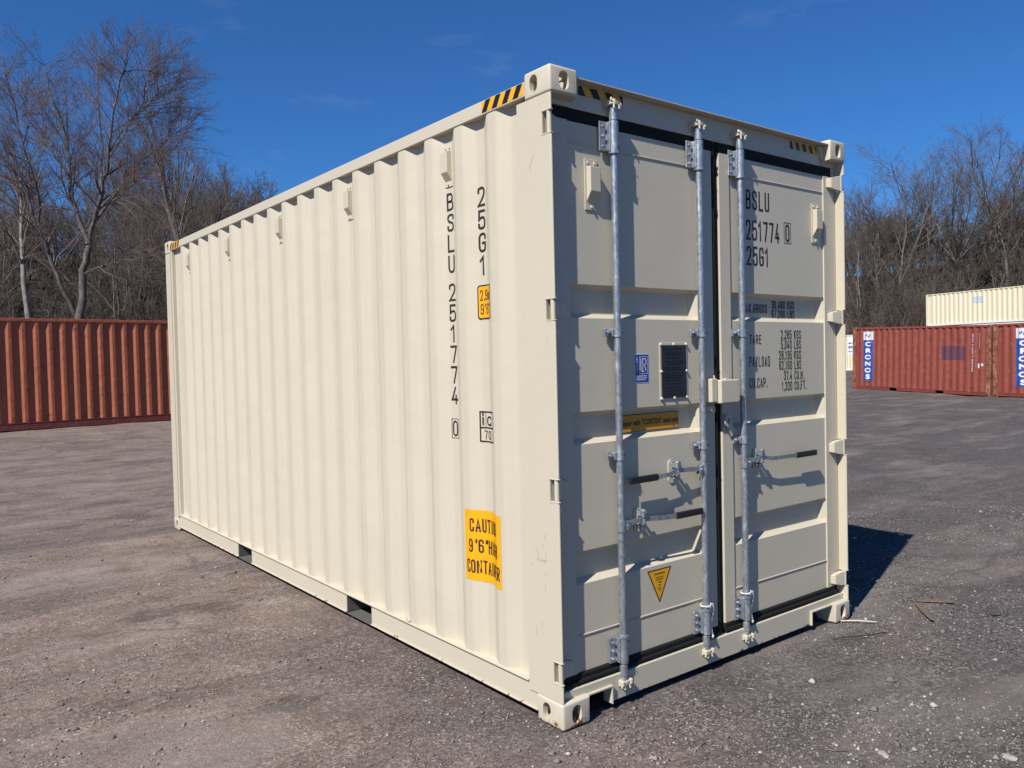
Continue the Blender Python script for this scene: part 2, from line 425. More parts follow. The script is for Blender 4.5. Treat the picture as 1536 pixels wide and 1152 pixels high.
# ------------------------------------------------------------------ stroke lettering
G = {
 '0': [([(0,0,1),(1,0,1),(1,1,1),(0,1,1)], 1)], 'O': [([(0,0,1),(1,0,1),(1,1,1),(0,1,1)], 1)],
 '1': [([(.15,.78),(.6,1),(.6,0)], 0)],
 '2': [([(0,.78),(0,1,1),(1,1,1),(1,.58,1),(0,0),(1,0)], 0)],
 '3': [([(0,.8),(0,1,1),(1,1,1),(1,.52,1),(.4,.52)], 0), ([(.4,.52),(1,.52,1),(1,0,1),(0,0,1),(0,.2)], 0)],
 '4': [([(.62,1),(0,.24),(1,.24)], 0), ([(.72,.48),(.72,0)], 0)],
 '5': [([(.95,1),(.05,1),(.03,.52),(.3,.62,1),(1,.62,1),(1,0,1),(0,0,1),(0,.22)], 0)],
 '6': [([(1,.8),(1,1,1),(0,1,1),(0,0,1),(1,0,1),(1,.56,1),(0,.56)], 0)],
 '7': [([(0,1),(1,1),(.42,0)], 0)],
 '8': [([(0,.53,1),(1,.53,1),(1,1,1),(0,1,1)], 1), ([(0,0,1),(1,0,1),(1,.53,1),(0,.53,1)], 1)],
 '9': [([(0,.2),(0,0,1),(1,0,1),(1,1,1),(0,1,1),(0,.44,1),(1,.44)], 0)],
 'A': [([(0,0),(.5,1),(1,0)], 0), ([(.16,.3),(.84,.3)], 0)],
 'B': [([(0,0),(1,0,1),(1,.52,1),(0,.52)], 1), ([(0,.52),(.92,.52,1),(.92,1,1),(0,1)], 1)],
 'C': [([(1,.74),(1,1,1),(0,1,1),(0,0,1),(1,0,1),(1,.26)], 0)],
 'D': [([(0,0),(1,0,1),(1,1,1),(0,1)], 1)],
 'E': [([(1,1),(0,1),(0,0),(1,0)], 0), ([(0,.52),(.85,.52)], 0)],
 'F': [([(1,1),(0,1),(0,0)], 0), ([(0,.52),(.85,.52)], 0)],
 'G': [([(1,.76),(1,1,1),(0,1,1),(0,0,1),(1,0,1),(1,.47),(.55,.47)], 0)],
 'H': [([(0,0),(0,1)], 0), ([(1,0),(1,1)], 0), ([(0,.52),(1,.52)], 0)],
 'I': [([(.5,0),(.5,1)], 0)],
 'K': [([(0,0),(0,1)], 0), ([(1,1),(.05,.45)], 0), ([(.3,.6),(1,0)], 0)],
 'L': [([(0,1),(0,0),(1,0)], 0)],
 'M': [([(0,0),(0,1),(.5,.3),(1,1),(1,0)], 0)],
 'N': [([(0,0),(0,1),(1,0),(1,1)], 0)],
 'P': [([(0,0),(0,1),(1,1,1),(1,.45,1),(0,.45)], 0)],
 'R': [([(0,0),(0,1),(1,1,1),(1,.48,1),(0,.48)], 0), ([(.5,.48),(1,0)], 0)],
 'S': [([(1,.76),(1,1,1),(0,1,1),(0,.56,1),(1,.48,1),(1,0,1),(0,0,1),(0,.24)], 0)],
 'T': [([(0,1),(1,1)], 0), ([(.5,1),(.5,0)], 0)],
 'U': [([(0,1),(0,0,1),(1,0,1),(1,1)], 0)],
 'X': [([(0,0),(1,1)], 0), ([(0,1),(1,0)], 0)],
 'Y': [([(0,1),(.5,.5),(1,1)], 0), ([(.5,.5),(.5,0)], 0)],
 '.': [([(.25,0),(.25,.09)], 0)], ',': [([(.3,.08),(.12,-.14)], 0)],
 "'": [([(.4,1),(.3,.8)], 0)], '"': [([(.3,1),(.2,.8)], 0), ([(.75,1),(.65,.8)], 0)],
 'm': [([(0,0),(0,.68)], 0), ([(0,.6),(.25,.68,1),(.5,.68,1),(.5,0)], 0), ([(.5,.6),(.75,.68,1),(1,.68,1),(1,0)], 0)],
 'i': [([(.5,0),(.5,.58)], 0), ([(.5,.86),(.5,.98)], 0)],
 'c': [([(1,.52),(1,.68,1),(0,.68,1),(0,0,1),(1,0,1),(1,.16)], 0)],
}
def round_poly(pts, closed, r):
    n = len(pts); out = []
    for i, p in enumerate(pts):
        q = Vector((p[0], p[1]))
        if len(p) > 2 and (closed or 0 < i < n-1):
            a = Vector(pts[i-1][:2]); b = Vector(pts[(i+1) % n][:2])
            ra = min(r, (a-q).length*0.5); rb = min(r, (b-q).length*0.5)
            A = q + (a-q).normalized()*ra; Bp = q + (b-q).normalized()*rb
            for k in range(5):
                t = k/4; out.append(A*(1-t)**2 + q*2*t*(1-t) + Bp*t*t)
        else: out.append(q)
    return out
def glyph_quads(ch, w, h, t):
    """list of 2-D quads for one character in a w x h cell with stroke width t"""
    res = []
    for pts, closed in G.get(ch, []):
        ps = [(t/2 + p[0]*(w-t), t/2 + p[1]*(h-t)) + tuple(p[2:]) for p in pts]
        q = round_poly(ps, closed, w*0.42)
        n = len(q); Lf, Rt = [], []
        for i in range(n):
            if closed: a, b = q[i-1], q[(i+1) % n]
            else: a, b = q[max(i-1, 0)], q[min(i+1, n-1)]
            d1 = (q[i]-a); d2 = (b-q[i])
            if d1.length < 1e-9: d1 = d2
            if d2.length < 1e-9: d2 = d1
            d1 = d1.normalized(); d2 = d2.normalized()
            n1 = Vector((-d1.y, d1.x)); n2 = Vector((-d2.y, d2.x))
            mm = n1+n2
            if mm.length < 0.3: mm = n1
            mm.normalize(); k = t/2/max(0.5, mm.dot(n1))
            e = Vector((0, 0))
            if not closed and i == 0: e = -d2*t/2
            if not closed and i == n-1: e = d1*t/2
            Lf.append(q[i]+mm*k+e); Rt.append(q[i]-mm*k+e)
        for i in range(n if closed else n-1):
            j = (i+1) % n
            res.append([Lf[i], Rt[i], Rt[j], Lf[j]])
    return res
def text_quads(s, x, y, h, w, t, gap=None, align='L'):
    """one line; returns quads"""
    gap = w*0.35 if gap is None else gap
    adv = []
    for ch in s: adv.append({'1': 0.75, 'I': 0.4, '.': 0.35, ',': 0.35, ' ': 0.7, "'": 0.5, '"': 0.7, 'm': 1.3, 'M': 1.15, 'i': 0.6}.get(ch, 1.0)*w + gap)
    tot = sum(adv) - gap
    x0 = x - (tot if align == 'R' else tot/2 if align == 'C' else 0)
    out = []
    for ch, a in zip(s, adv):
        cw = w*{'m': 1.3, 'M': 1.15}.get(ch, 1.0)
        ox = {'1': -0.15*w, 'I': -0.3*w, 'i': -0.2*w}.get(ch, 0)
        for q in glyph_quads(ch, cw, h, t): out.append([(p.x+x0+ox, p.y+y) for p in q])
        x0 += a
    return out

def rect(x0, y0, x1, y1): return [(x0, y0), (x1, y0), (x1, y1), (x0, y1)]
def frame_quads(x0, y0, x1, y1, t):
    return [rect(x0, y0, x1, y0+t), rect(x0, y1-t, x1, y1), rect(x0, y0+t, x0+t, y1-t), rect(x1-t, y0+t, x1, y1-t)]
def rrect(x0, y0, x1, y1, r, n=4):
    o = []
    for cx, cy, a0 in ((x1-r, y1-r, 0), (x0+r, y1-r, 90), (x0+r, y0+r, 180), (x1-r, y0+r, 270)):
        for k in range(n+1):
            a = rad(a0+90*k/n); o.append((cx+r*math.cos(a), cy+r*math.sin(a)))
    return o

def decal(name, quads, mapf, mat, parent, cuts=None, label=None):
    """flat polygons in decal coordinates (u, z), placed by mapf(u, z)->(x,y,z); cuts: u positions where the surface bends"""
    bm = bmesh.new()
    for q in quads:
        try: bm.faces.new([bm.verts.new((p[0], 0, p[1])) for p in q])
        except ValueError: pass
    if cuts:
        for c in cuts:
            bmesh.ops.bisect_plane(bm, geom=list(bm.verts)+list(bm.edges)+list(bm.faces), plane_co=(c, 0, 0), plane_no=(1, 0, 0), dist=1e-6)
    for v in bm.verts: v.co = Vector(mapf(v.co.x, v.co.z))
    mb = MB(); mb.bm.free(); mb.bm = bm
    o = mb.build(name, mat, parent)
    if label: o['label'] = label
    return o

def font_quads(body, size, sx=1.0, bold=0.0, align='CENTER', spacing=1.0):
    c = bpy.data.curves.new('t', 'FONT'); c.body = body; c.size = size; c.align_x = align; c.offset = bold; c.space_character = spacing
    c.fill_mode = 'FRONT'
    c.resolution_u = 3
    o = bpy.data.objects.new('t', c); COL.objects.link(o)
    dg = bpy.context.evaluated_depsgraph_get()
    me = bpy.data.meshes.new_from_object(o.evaluated_get(dg))
    out = [[(me.vertices[i].co.x*sx, me.vertices[i].co.y) for i in p.vertices] for p in me.polygons]
    bpy.data.objects.remove(o); bpy.data.curves.remove(c); bpy.data.meshes.remove(me)
    return out
def shift(qs, dx, dy): return [[(p[0]+dx, p[1]+dy) for p in q] for q in qs]

# ------------------------------------------------------------------ corrugated wall
PITCH, XO, XI = 0.278, 0.008, 0.045
def wave_pts(y0, y1, start=0.472, pitch=PITCH, xo=XO, xi=XI):
    """bend points (y, x) of the corrugated side sheet between y0 and y1"""
    P = [(y0, xi)]
    k = 0; s = pitch/0.278
    while True:
        f = start + k*pitch
        b = [(f-0.140*s, xi), (f-0.072*s, xo), (f, xo), (f+0.068*s, xi)]
        if b[3][0] > y1 - 0.01: break
        if b[0][0] > y0 + 0.005: P += b
        k += 1
    P.append((y1, xi))
    return P
def round_wave(P, r=0.014, n=3):
    out = [P[0]]
    for i in range(1, len(P)-1):
        q = Vector(P[i]); a = Vector(P[i-1]); b = Vector(P[i+1])
        ra = min(r, (a-q).length*.45); rb = min(r, (b-q).length*.45)
        A = q+(a-q).normalized()*ra; Bp = q+(b-q).normalized()*rb
        for k in range(n+1):
            t = k/n; c = A*(1-t)**2+q*2*t*(1-t)+Bp*t*t; out.append((c.x, c.y))
    out.append(P[-1]); return out
def prof(P):
    ys = np.array([p[0] for p in P]); xs = np.array([p[1] for p in P])
    return lambda y: float(np.interp(y, ys, xs))

def corrugated(P, z0, z1, name, mat, parent, flip=False, W=2.35, nz=6):
    """single skin of steel, 2 mm thick, following P"""
    ys = np.array([p[0] for p in P]); xs = np.array([p[1] for p in P])
    zs = np.linspace(z0, z1, nz); n = len(ys)
    def sheet(dx):
        X = xs+dx
        if flip: X = W - X
        V = np.array([(X[i], ys[i], z) for z in zs for i in range(n)]); return V
    V = np.concatenate([sheet(0), sheet(0.003)])
    idx = np.arange(nz*n).reshape(nz, n)
    f = np.stack([idx[:-1, :-1], idx[1:, :-1], idx[1:, 1:], idx[:-1, 1:]], -1).reshape(-1, 4)
    F = np.concatenate([f if not flip else f[:, ::-1], (f+nz*n)[:, ::-1] if not flip else f+nz*n])
    o = mesh_np(name, V, F, mat, parent, smooth=True); weighted(o); return o

def casting_mesh(name, flipx, flipy, top, W, Dp, H, mat, parent, holes=True):
    """hollow cast corner block with slotted apertures"""
    w, d, h = 0.165, 0.178, 0.120
    def solid(fn):
        mb = MB(); fn(mb)
        me = bpy.data.meshes.new('c'); mb.bm.to_mesh(me); mb.bm.free()
        o = bpy.data.objects.new('c', me); COL.objects.link(o); return o
    def outer(mb):
        t = bmesh.new()
        vs = [t.verts.new((x, y, z)) for x in (0, w) for y in (0, d) for z in (0, h)]
        for f in ((0,1,3,2),(4,6,7,5),(0,4,5,1),(2,3,7,6),(0,2,6,4),(1,5,7,3)): t.faces.new([vs[i] for i in f])
        bmesh.ops.recalc_face_normals(t, faces=t.faces)
        e = [e for e in t.edges if (e.verts[0].co.x < .001 and e.verts[1].co.x < .001) or (e.verts[0].co.y < .001 and e.verts[1].co.y < .001) or (e.verts[0].co.z < .001 and e.verts[1].co.z < .001)]
        bmesh.ops.bevel(t, geom=e, offset=0.013, segments=4, affect='EDGES', profile=0.5)
        mb.merge(t)
    def slot_pts(cu, cv, wu, wv, n=7):
        r = wu/2; s = wv/2 - r; o = []
        for k in range(n+1): a = math.pi*k/n; o.append((cu+r*math.cos(a), cv+s+r*math.sin(a)))
        for k in range(n+1): a = math.pi+math.pi*k/n; o.append((cu+r*math.cos(a), cv-s+r*math.sin(a)))
        return o
    o = solid(outer)
    if holes:
        cut = [solid(lambda mb: mb.box((0.026, 0.026, 0.026), (w-0.02, d-0.02, h-0.022))),
               solid(lambda mb: mb.prism(slot_pts(0.110, 0.060, 0.052, 0.078), 0, -0.02, 0.05)),
               solid(lambda mb: mb.prism(slot_pts(0.082, 0.060, 0.056, 0.082), 1, -0.02, 0.05)),
               solid(lambda mb: mb.prism([(p[1], p[0]) for p in slot_pts(0.09, 0.085, 0.06, 0.11)], 2, -0.02, 0.05))]
        for c in cut:
            md = o.modifiers.new('b', 'BOOLEAN'); md.operation = 'DIFFERENCE'; md.solver = 'EXACT'; md.object = c
        dg = bpy.context.evaluated_depsgraph_get(); dg.update()
        me = bpy.data.meshes.new_from_object(o.evaluated_get(dg))
        for c in cut: bpy.data.objects.remove(c)
    else: me = o.data.copy()
    bpy.data.objects.remove(o)
    fl = 1
    co = np.empty(len(me.vertices)*3); me.vertices.foreach_get('co', co); co = co.reshape(-1, 3)
    if top: co[:, 2] = h - co[:, 2]; fl *= -1; co[:, 2] += H - h
    if flipx: co[:, 0] = W - co[:, 0]; fl *= -1
    if flipy: co[:, 1] = Dp - co[:, 1]; fl *= -1
    me.vertices.foreach_set('co', co.ravel())
    if fl < 0: me.flip_normals()
    me.materials.clear(); me.materials.append(mat); me.name = name
    for p in me.polygons: p.use_smooth = True
    me.set_sharp_from_angle(angle=rad(35))
    ob = bpy.data.objects.new(name, me); COL.objects.link(ob); ob.parent = parent
    return ob

# ================================================================== THE CREAM CONTAINER
W, D, H = 2.35, 5.99, 2.90
box = empty('shipping_container')
tag(box, 'large cream shipping container in the foreground with double doors and galvanised locking bars', 'container')
cr_, wl, rl = M['cream'], M['cream_wall'], M['cream_rail']

for fx in (0, 1):
    for fy in (0, 1):
        for tp in (0, 1):
            c = casting_mesh('corner_casting', fx, fy, tp, W, D, H, M['cream_cast'], box)
            if not (fx or fy or tp): c['label'] = 'corner casting with orange rust along its lower edge'

WP = wave_pts(0.24, D-0.20)
PR = prof(WP)
corrugated(round_wave(WP), 0.167, 2.802, 'side_wall', wl, box, nz=24)
corrugated(round_wave(WP), 0.167, 2.802, 'side_wall', wl, box, flip=True, W=W)

# end wall (far end), corrugated across x
mb = MB()
ep = [(0.10, D-0.05)]; k = 0.13
while k < W-0.3:
    ep += [(k, D-0.05), (k+0.05, D-0.01), (k+0.13, D-0.01), (k+0.18, D-0.05)]; k += 0.25
ep.append((W-0.10, D-0.05))
pv = None
for p in ep:
    a = mb.bm.verts.new((p[0], p[1], 0.12)); b = mb.bm.verts.new((p[0], p[1], 2.80))
    if pv: mb.bm.faces.new((pv[0], pv[1], b, a))
    pv = (a, b)
mb.build('end_wall', wl, box)

SLOTS = [(0.205, 0.295), (1.010, 1.105), (1.805, 1.893), (2.610, 2.704)]
def front_post(right):
    mb = MB()
    X = (lambda x: W - x) if right else (lambda x: x)
    def bx(x0, y0, z0, x1, y1, z1, bev=0.0):
        a, b = X(x0), X(x1)
        mb.box((min(a, b), y0, z0), (max(a, b), y1, z1), bev)
    bx(0.004, 0.060, 0.1205, 0.012, 0.236, 2.7795)                  # side plate
    bx(0.012, 0.062, 0.1205, 0.060, 0.072, 2.7795)                  # inner web
    bx(0.012, 0.228, 0.1205, 0.075, 0.236, 2.7795)                  # return against the side sheet
    zs = [0.1205] + [v for s in SLOTS for v in s] + [2.7795]
    for a, b in zip(zs[::2], zs[1::2]):                            # rolled lip, broken by the hinge slots
        P = [(0.004, 0.0600), (0.004, 0.0120)] + [(0.011-0.007*math.cos(t), 0.012-0.007*math.sin(t)) for t in (0.4, 0.8, 1.2, 1.57)] + [(0.014, 0.006), (0.018, 0.010), (0.018, 0.0600)]
        P = [(X(p[0]), p[1]) for p in P]
        mb.prism(P, 2, a, b)
    for a, b in SLOTS:                                              # hinge lugs at each slot
        bx(0.0022, 0.004, a-0.006, 0.0185, 0.064, a-0.0005, 0.002)
        bx(0.0022, 0.004, b+0.0005, 0.0185, 0.064, b+0.006, 0.002)
    return mb.build('corner_post', M['cream'], box)
front_post(False); front_post(True)
for fx in (0, 1):
    mb = MB()
    X = (lambda x: W - x) if fx else (lambda x: x)
    for (x0, y0, x1, y1) in ((0.004, D-0.155, 0.012, D-0.012), (0.004, D-0.012, 0.13, D-0.004), (0.012, D-0.155, 0.06, D-0.147)):
        a, b = X(x0), X(x1)
        mb.box((min(a, b), y0, 0.1205), (max(a, b), y1, 2.7795), 0.002)
    # the sheet that closes between last wave and post
    a, b = X(0.010), X(0.05)
    mb.box((min(a, b), D-0.20, 0.166), (max(a, b), D-0.156, 2.80), 0.004)
    mb.build('corner_post', M['cream'], box)

# top side rails
for fx in (0, 1):
    mb = MB(); X = (lambda x: W - x) if fx else (lambda x: x)
    a, b = sorted((X(0.003), X(0.063)))
    mb.box((a, 0.1785, 2.802), (b, D-0.1785, 2.868), 0.004)
    mb.build('top_side_rail', cr_, box)
# roof sheet with shallow ribs
mb = MB(); pv = None; y = 0.16
while y < D-0.16:
    for (yy, zz) in ((y, 2.866), (y+0.03, 2.886), (y+0.10, 2.886), (y+0.13, 2.866)):
        a = mb.bm.verts.new((0.05, yy, zz)); b = mb.bm.verts.new((W-0.05, yy, zz))
        if pv: mb.bm.faces.new((pv[0], pv[1], b, a))
        pv = (a, b)
    y += 0.209
mb.build('roof', cr_, box)

# bottom side rails with fork pockets
PK = [(1.775, 2.112), (3.810, 4.128)]
for fx in (0, 1):
    mb = MB(); X = (lambda x: W - x) if fx else (lambda x: x)
    def bx(x0, y0, z0, x1, y1, z1, bev=0.0):
        a, b = sorted((X(x0), X(x1))); mb.box((a, y0, z0), (b, y1, z1), bev)
    bx(-0.001, 0.240, 0.158, 0.060, D-0.1785, 0.167, 0.002)
    ys = [0.1785] + [v for p in PK for v in p] + [D-0.1785]
    for a, b in zip(ys[::2], ys[1::2]):
        bx(0.011, a, 0.046, 0.017, b, 0.1575, 0.001)
        bx(0.002, a, 0.038, 0.055, b, 0.0455, 0.002)
    mb.build('bottom_side_rail', rl, box)
mb = MB()
mb.box((0.065, 0.20, 0.150), (W-0.065, D-0.06, 0.1575))
for p in PK:
    for yy in p:
        s = 1 if yy == p[1] else -1
        mb.box((0.0175, min(yy, yy+0.006*s), 0.040), (W-0.0175, max(yy, yy+0.006*s), 0.1495))
    mb.box((0.012, p[0]+0.001, 0.030), (W-0.012, p[1]-0.001, 0.036))
y = 0.45
while y < D-0.2:
    if not any(p[0]-0.05 < y < p[1]+0.05 for p in PK): mb.box((0.058, y, 0.060), (W-0.058, y+0.04, 0.1495))
    y += 0.31
mb.build('floor', M['floor'], box)
# end sill (far end)
mb = MB(); mb.box((0.166, D-0.09, 0.02), (W-0.166, D-0.01, 0.14), 0.003); mb.build('end_sill', cr_, box)
mb = MB(); mb.box((0.166, D-0.06, 2.79), (W-0.166, D-0.008, 2.87), 0.003); mb.build('end_header', cr_, box)

# header over the doors: recessed face below a projecting lip
mb = MB()
mb.box((0.1655, 0.062, 2.752), (W-0.1655, 0.10, 2.867), 0.002)
mb.box((0.1655, 0.010, 2.8675), (W-0.1655, 0.12, 2.8720))
mb.box((0.018, 0.055, 2.752), (0.1650, 0.10, 2.7795)); mb.box((W-0.1650, 0.055, 2.752), (W-0.018, 0.10, 2.7795))
mb.prism([(0.166, 2.862), (0.215, 2.862), (0.166, 2.775)], 1, 0.045, 0.0615, 0.001)
mb.prism([(W-0.166, 2.862), (W-0.215, 2.862), (W-0.166, 2.775)], 1, 0.045, 0.0615, 0.001)
mb.build('door_header', cr_, box)
# sill under the doors, notched beside the castings
mb = MB()
pts = [(0.018, 0.122), (0.0185, 0.153), (W-0.0185, 0.153), (W-0.018, 0.122), (W-0.300, 0.122), (W-0.372, 0.122), (W-0.372, 0.040), (0.318, 0.040), (0.318, 0.122)]
mb.prism([(0.330, 0.036), (0.330, 0.153), (W-0.385, 0.153), (W-0.385, 0.036)], 1, 0.034, 0.050, 0.002)
mb.prism([(0.018, 0.1215), (0.018, 0.153), (0.330, 0.153), (0.330, 0.112)], 1, 0.034, 0.050, 0.001)
mb.prism([(W-0.385, 0.112), (W-0.385, 0.153), (W-0.018, 0.153), (W-0.018, 0.1215)], 1, 0.034, 0.050, 0.001)
mb.box((0.166, 0.020, 0.1085), (0.330, 0.080, 0.1165), 0.001)     # rim of the notch
mb.box((0.322, 0.020, 0.030), (0.3295, 0.080, 0.108), 0.001)
mb.box((W-0.385, 0.020, 0.1085), (W-0.166, 0.080, 0.1165), 0.001)
mb.box((W-0.3845, 0.020, 0.030), (W-0.377, 0.080, 0.108), 0.001)
mb.box((0.018, 0.0505, 0.135), (W-0.018, 0.12, 0.150))
mb.build('door_sill', rl, box)

# ---- doors
DP, DF, DT = 0.068, 0.060, 0.106          # panel face, frame face, trough face
TR = [(1.970, 1.949, 1.838, 1.816), (1.390, 1.369, 1.263, 1.242), (0.756, 0.735, 0.626, 0.605)]
def door_leaf(x0, x1, p0, p1):
    mb = MB()
    t = bmesh.new()
    zs = [2.695]
    for tr in TR: zs += list(tr)
    zs.append(0.205)
    xs = [p0, p0+0.032, p1-0.032, p1]
    grid = []
    for j, z in enumerate(zs):
        row = []
        for i, x in enumerate(xs):
            deep = i in (1, 2) and j not in (0, len(zs)-1) and (j-1) % 4 in (1, 2)
            row.append(t.verts.new((x, DT if deep else DP, z)))
        grid.append(row)
    for j in range(len(zs)-1):
        for i in range(3):
            t.faces.new((grid[j][i], grid[j+1][i], grid[j+1][i+1], grid[j][i+1]))
    ed = [e for e in t.edges if len(e.link_faces) == 2 and e.calc_face_angle(0) > rad(8)]
    bmesh.ops.bevel(t, geom=ed, offset=0.014, segments=3, affect='EDGES', profile=0.5)
    mb.merge(t, smooth=True)
    mb.box((x0, DF, 0.203), (p0-0.0005, 0.11, 2.698), 0.004)
    mb.box((p1+0.0005, DF, 0.203), (x1, 0.11, 2.698), 0.004)
    # back skin so that the leaf is solid, and the lap welds of the top and bottom pieces
    mb.box((p0, 0.112, 0.205), (p1, 0.118, 2.696))
    for z in (2.598, 0.372):
        mb.box((p0+0.004, DP-0.0045, z-0.003), (p1-0.004, DP+0.002, z+0.003), 0.0015)
    return mb
doorL = door_leaf(0.034, 1.150, 0.150, 1.035).build('door', M['cream'], box, smooth_angle=40)
doorR = door_leaf(1.212, 2.303, 1.300, 2.204).build('door', M['cream'], box, smooth_angle=40)
doorL['label'] = 'left door leaf carrying the data plate and warning stickers'
doorR['label'] = 'right door leaf carrying the weight lettering'

def gaskets(x0, x1, inner, par):
    mb = MB()
    mb.box((x0-0.006, 0.064, 2.699), (x1+0.006, 0.10, 2.751), 0.004)
    mb.box((x0-0.006, 0.056, 0.156), (x1+0.006, 0.10, 0.2025), 0.006)
    mb.tube([(x0-0.004, 0.054, 0.170), (x1+0.004, 0.054, 0.170)], 0.010, 8)
    if inner > 0:
        mb.box((x1+0.0005, 0.072, 0.16), (x1+0.033, 0.10, 2.75), 0.002)
        mb.tube([(x1+0.016, 0.070, 0.165), (x1+0.016, 0.070, 2.745)], 0.012, 8)
        mb.box((x0-0.014, 0.070, 0.16), (x0-0.0005, 0.10, 2.75))
    else:
        mb.box((x0-0.028, 0.072, 0.16), (x0-0.0005, 0.10, 2.75), 0.002)
        mb.box((x1+0.0005, 0.066, 0.16), (x1+0.028, 0.10, 2.75), 0.003)
    return mb.build('gasket', M['rubber'], par)
gaskets(0.034, 1.150, 1, doorL); gaskets(1.212, 2.303, -1, doorR)

def hinge(z0, z1, right, par):
    mb = MB()
    zz0, zz1 = z0+0.004, z1-0.004
    if right:
        P = [(2.232, 0.0595), (2.250, 0.034), (2.300, 0.024), (2.332, 0.018), (2.344, 0.026), (2.334, 0.048), (2.300, 0.050), (2.275, 0.0595)]
        P2 = [(2.226, 0.0590), (2.236, 0.0525), (2.262, 0.0525), (2.270, 0.0590)]
    else:
        P = [(0.118, 0.0595), (0.100, 0.050), (0.060, 0.046), (0.018, 0.020), (0.008, 0.026), (0.016, 0.046), (0.050, 0.056), (0.080, 0.0595)]
        P2 = None
    mb.prism(P, 2, zz0, zz1, 0.003)
    zm = (zz0+zz1)/2
    for v in mb.bm.verts:                                   # the blade narrows towards its end on the door
        far = (2.296-v.co.x)/0.064 if right else (v.co.x-0.054)/0.064
        if far > 0: v.co.z = zm+(v.co.z-zm)*(1-0.42*min(1, far))
    x = 2.334 if right else 0.0155
    mb.tube([(x, 0.026, z0+0.001), (x, 0.026, z1-0.001)], 0.0115, 12)
    return mb.build('hinge', M['cream'], par, smooth_angle=35)
for a, b in SLOTS:
    hinge(a, b, False, doorL); hinge(a, b, True, doorR)

def vent_door(cx, z1, par):
    mb = MB(); y = DP-0.0005
    mb.box((cx-0.040, y-0.005, z1-0.232), (cx+0.040, y, z1), 0.002)
    t = [(y-0.0045, z1-0.034), (y-0.034, z1-0.038), (y-0.034, z1-0.150), (y-0.0045, z1-0.196)]
    mb.prism(t, 0, cx-0.030, cx+0.034, 0.003)
    for dx, dz in ((-0.020, 0.018), (0.022, 0.018), (0, 0.217)):
        mb.tube([(cx+dx, y-0.004, z1-dz), (cx+dx, y-0.013, z1-dz)], 0.0075, 8)
    return mb.build('vent', M['cream'], par)
vent_door(0.292, 2.540, doorL); vent_door(2.120, 2.520, doorR)
def vent_side(cy, par):
    mb = MB(); x = XI-0.0005; z1 = 2.742
    mb.box((x-0.005, cy-0.036, z1-0.212), (x, cy+0.036, z1), 0.002)
    t = [(x-0.0045, z1-0.032), (x-0.034, z1-0.036), (x-0.034, z1-0.142), (x-0.0045, z1-0.184)]
    mb.prism(t, 1, cy-0.030, cy+0.030, 0.003)
    for dy, dz in ((-0.018, 0.016), (0.018, 0.016), (0, 0.200)):
        mb.tube([(x-0.004, cy+dy, z1-dz), (x-0.012, cy+dy, z1-dz)], 0.006, 8)
    return mb.build('vent', M['cream'], par)
for k in (1, 5, 9, 13, 17): vent_side(0.576+0.278*k, box)

# small drain plug low on the side wall
mb = MB(); mb.prism([(1.30, 0.176), (1.335, 0.176), (1.335, 0.205)], 0, -0.004, 0.006, 0.001); mb.build('bracket', cr_, box)

